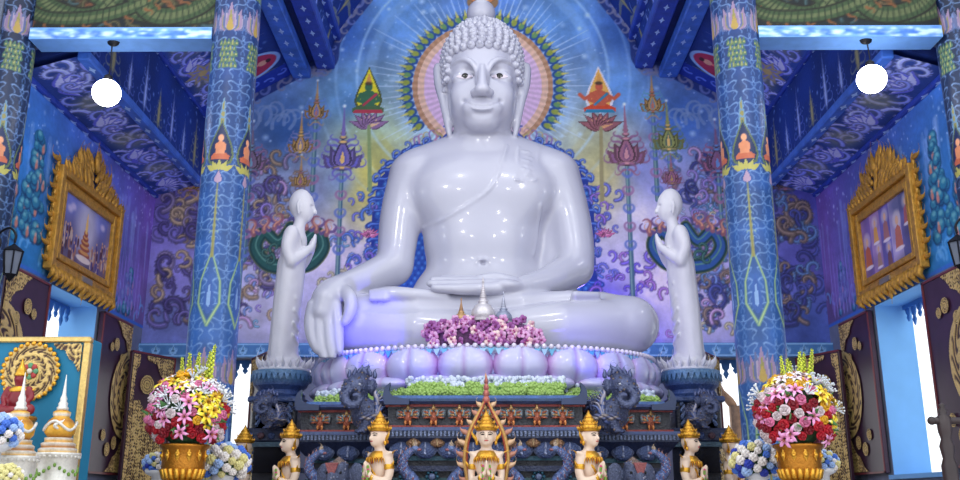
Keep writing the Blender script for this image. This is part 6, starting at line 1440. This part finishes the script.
# ------------------------------------------------------------------ blue shrine panel at the left with stupas before it
M_teal = mat('teal_cloth', rgb(20, 118, 158), rough=.7, noise=.10, nscale=4)
sp = thing('shrine_panel', 'teal blue shrine back panel with gilt border at the left edge', 'shrine', (at(90, 337, 8.2)[0], 8.2, 0)); ZT = 2.80
b = MB(); b.box((-1.5, 0, .4), (0, .26, ZT - .01), (1, 1, 1), .01); b.build('panel', M_teal, sp)
b = MB(); b.box((-1.5, -.03, ZT - .05), (.01, .05, ZT), GL, .01); b.box((-.05, -.03, .4), (.01, .05, ZT - .05), GL, .01); b.build('gilt_border', M_gold, sp)
filigree('corner_filigree', [(-.06, ZT - .06), (-.32, ZT - .06), (-.28, ZT - .10), (-.20, ZT - .12), (-.16, ZT - .2), (-.12, ZT - .22), (-.06, ZT - .34)], sp, y=-.012)
mc = at(29, 371, 8.17) - np.array((sp.location.x, sp.location.y, 0)); filigree('round_medallion', arc(mc[0], mc[2], .245, 0, 2 * PI, 40), sp, y=-.02, ctr=(mc[0], mc[2]), rings=.245, res=120)
b = MB()
for k in range(28): a = 2 * PI * k / 28; b.ball((mc[0] + .245 * math.cos(a), -.03, mc[2] + .245 * math.sin(a)), .022, GD, 7, 5)
b.build('medallion_rim', M_gold, sp, True); b = MB()
for k in range(8): a = 2 * PI * k / 8; b.ball((mc[0] + .05 * math.cos(a), -.04, mc[2] + .05 * math.sin(a)), (.026, .012, .026), rgb(176, 60, 60) if k % 2 else rgb(90, 150, 110), 7, 5)
b.ball((mc[0], -.045, mc[2]), .025, rgb(220, 210, 190)); b.build('medallion_flower', M_petals, sp, True)
def deity(label, px, py, Y):
    p = at(px, py, Y); root = thing('seated_figure', label, 'statue', p); S = Sculpt((-.2, -.2, -.02), (.2, .2, .5), .01)
    for s_ in (-1, 1): S.chain([(s_ * .05, .02, .06), (s_ * .13, -.05, .05), (0, -.10, .04)], [.05, .045, .03], .02, n=3); S.chain([(s_ * .085, 0, .22), (s_ * .115, -.01, .15), (s_ * .07, -.07, .09)], [.03, .025, .018], .012, n=3)
    S.ell((0, .0, .15), (.075, .055, .10), .03); S.cap((0, 0, .22), (0, 0, .27), .03, .03, .02); S.ell((0, -.005, .305), (.045, .048, .055), .012); S.ell((0, -.052, .30), (.010, .014, .014), .01)
    V, Q = S.mesh(1); link('body', mesh_from('body', V, Q, mat('dark_red_lacquer', rgb(130, 28, 40), rough=.35, noise=.1), True), root)
    b = MB(); b.lathe([(.052, .33), (.056, .345), (.04, .37), (.044, .375), (.03, .40), (.018, .43), (.004, .48)], 16, GD); b.build('crown', M_gold, root, True); b = MB(); b.lathe([(.05, .245), (.085, .22), (.075, .20)], 18, GD, (0, 0, 0), 1, .7, cap=False); [flame(b, (s_ * .085, 0, .20), (s_, 0, 0), (0, 0, 1), .09, .016, GD, .8, PI / 2 - .4, -1) for s_ in (-1, 1)]; b.build('collar', M_gold, root, True)
    b = MB(); b.lathe([(.16, -.30), (.17, -.24), (.13, -.20), (.15, -.14), (.12, -.10), (.15, -.05), (.17, -.02), (.16, 0)], 24, cols=[GD, GD2, rgb(210, 200, 180), GD, rgb(160, 50, 50), GD, GD2, GD]); b.lathe([(.17, -p[2]), (.17, -.3)], 24, GD2); b.build('throne', M_gold, root, True)
deity('small red and gold crowned figure in front of the round medallion', 14, 416, 7.85)
def big_stupa(label, px, py, Y, k):
    p = at(px, py, Y); root = thing('stupa_reliquary', label, 'stupa', p, 0, 'white and gold stupas before the shrine panel'); m_ = mat('stupa_gold_white', attr=True, rough=.4, metal=.35, noise=.15, nscale=40); W = rgb(226, 224, 216); b = MB()
    b.lathe([(.17, 0), (.175, .03), (.15, .045), (.155, .075), (.125, .09), (.13, .12)], 28, cols=[GD, W, GD2, W, GD, W]); b.build('foot', m_, root)
    b = MB(); b.lathe([(.10, .12), (.135, .16), (.14, .21), (.11, .26), (.07, .29), (.08, .305), (.08, .33), (.05, .345)], 28, cols=[GD2, GD, GD, GD2, GD, W, GD, GD2]); b.build('bell', m_, root, True)
    b = MB(); b.lathe([(.05, .345), (.055, .365), (.04, .38), (.045, .40), (.03, .42), (.033, .44), (.02, .47), (.012, .54), (.003, .64)], 18, W); b.build('spire', m_, root, True)
    b = MB(); P = [(.142 * math.cos(a), .142 * math.sin(a), .215 + .035 * math.sin(3 * a)) for a in np.linspace(0, 2 * PI, 40)]; b.tube(P, .013, 6, W); P = [(.05 * math.cos(a) + .06 * math.sin(a / 2), -.11 + .04 * math.cos(a), .16 + .05 * (a / 3)) for a in np.linspace(0, 6, 24)]; b.tube(P, .014, 6, W); b.build('white_rope', m_, root, True)
    b = MB(); b.lathe([(.20, -.36), (.21, -.30), (.185, -.28), (.19, -.04), (.215, -.02), (.215, 0)], 28, W)
    for i in range(26): a = 2 * PI * i / 26; b.ball((.20 * math.cos(a), .20 * math.sin(a), -.03), .017, W, 6, 4); b.ball((.192 * math.cos(a), .192 * math.sin(a), -.10 - .07 * abs((i % 6) - 3) / 3), .017, rgb(120, 160, 70), 6, 4)
    b.lathe([(.15, -p[2]), (.15, -.36)], 18, rgb(200, 190, 170)); b.build('beaded_stand', m_, root, True); kids(root); root.scale = (k, k, 1); return root
big_stupa('white and gold stupa on a beaded stand, right one of two before the shrine panel', 56, 453, 7.8, .86); big_stupa('white and gold stupa on a beaded stand, left one of two at the picture edge', 13, 456, 7.3, .86)
bouquet('pale blue hydrangea bouquet at the left edge before the shrine panel', -5, 432, 7.0, .165, 6, (1, 1, 0, 2)); bouquet('small yellow flower bunch at the bottom left below the stupas', 6, 476, 6.5, .095, 7, (3, 3, 3, 2))
# ------------------------------------------------------------------ turned wooden stand at the right edge
ts = thing('turned_wood_stand', 'dark turned wooden post with a crossbar at the right edge', 'stand', (at(942, 420, 8.0)[0], 8.0, 0)); z0 = at(942, 403, 8.0)[2]; b = MB()
b.lathe([(.05, .05 - z0 + 1.0 - 1.0), (.05, -1.0)], 16) if False else b.lathe([(.16, .0), (.16, .06), (.06, .12), (.05, 1.2), (.065, z0 - .52), (.045, z0 - .46), (.06, z0 - .36), (.04, z0 - .30), (.055, z0 - .24), (.06, z0 - .12), (.03, z0 - .10), (.04, z0 - .07), (.018, z0 - .04), (.03, z0 - .02), (.004, z0)], 18, rgb(50, 36, 36)); M_dw = mat('ebony_wood', rgb(52, 40, 42), rough=.4, noise=.25, nscale=8); b.build('post', M_dw, ts, True)
b = MB(); zb = z0 - .15; b.tube([(-.11, 0, zb), (-.09, 0, zb), (.6, 0, zb)], [.012, .03, .03], 10); b.ball((-.10, 0, zb), .036); b.build('crossbar', M_dw, ts, True)
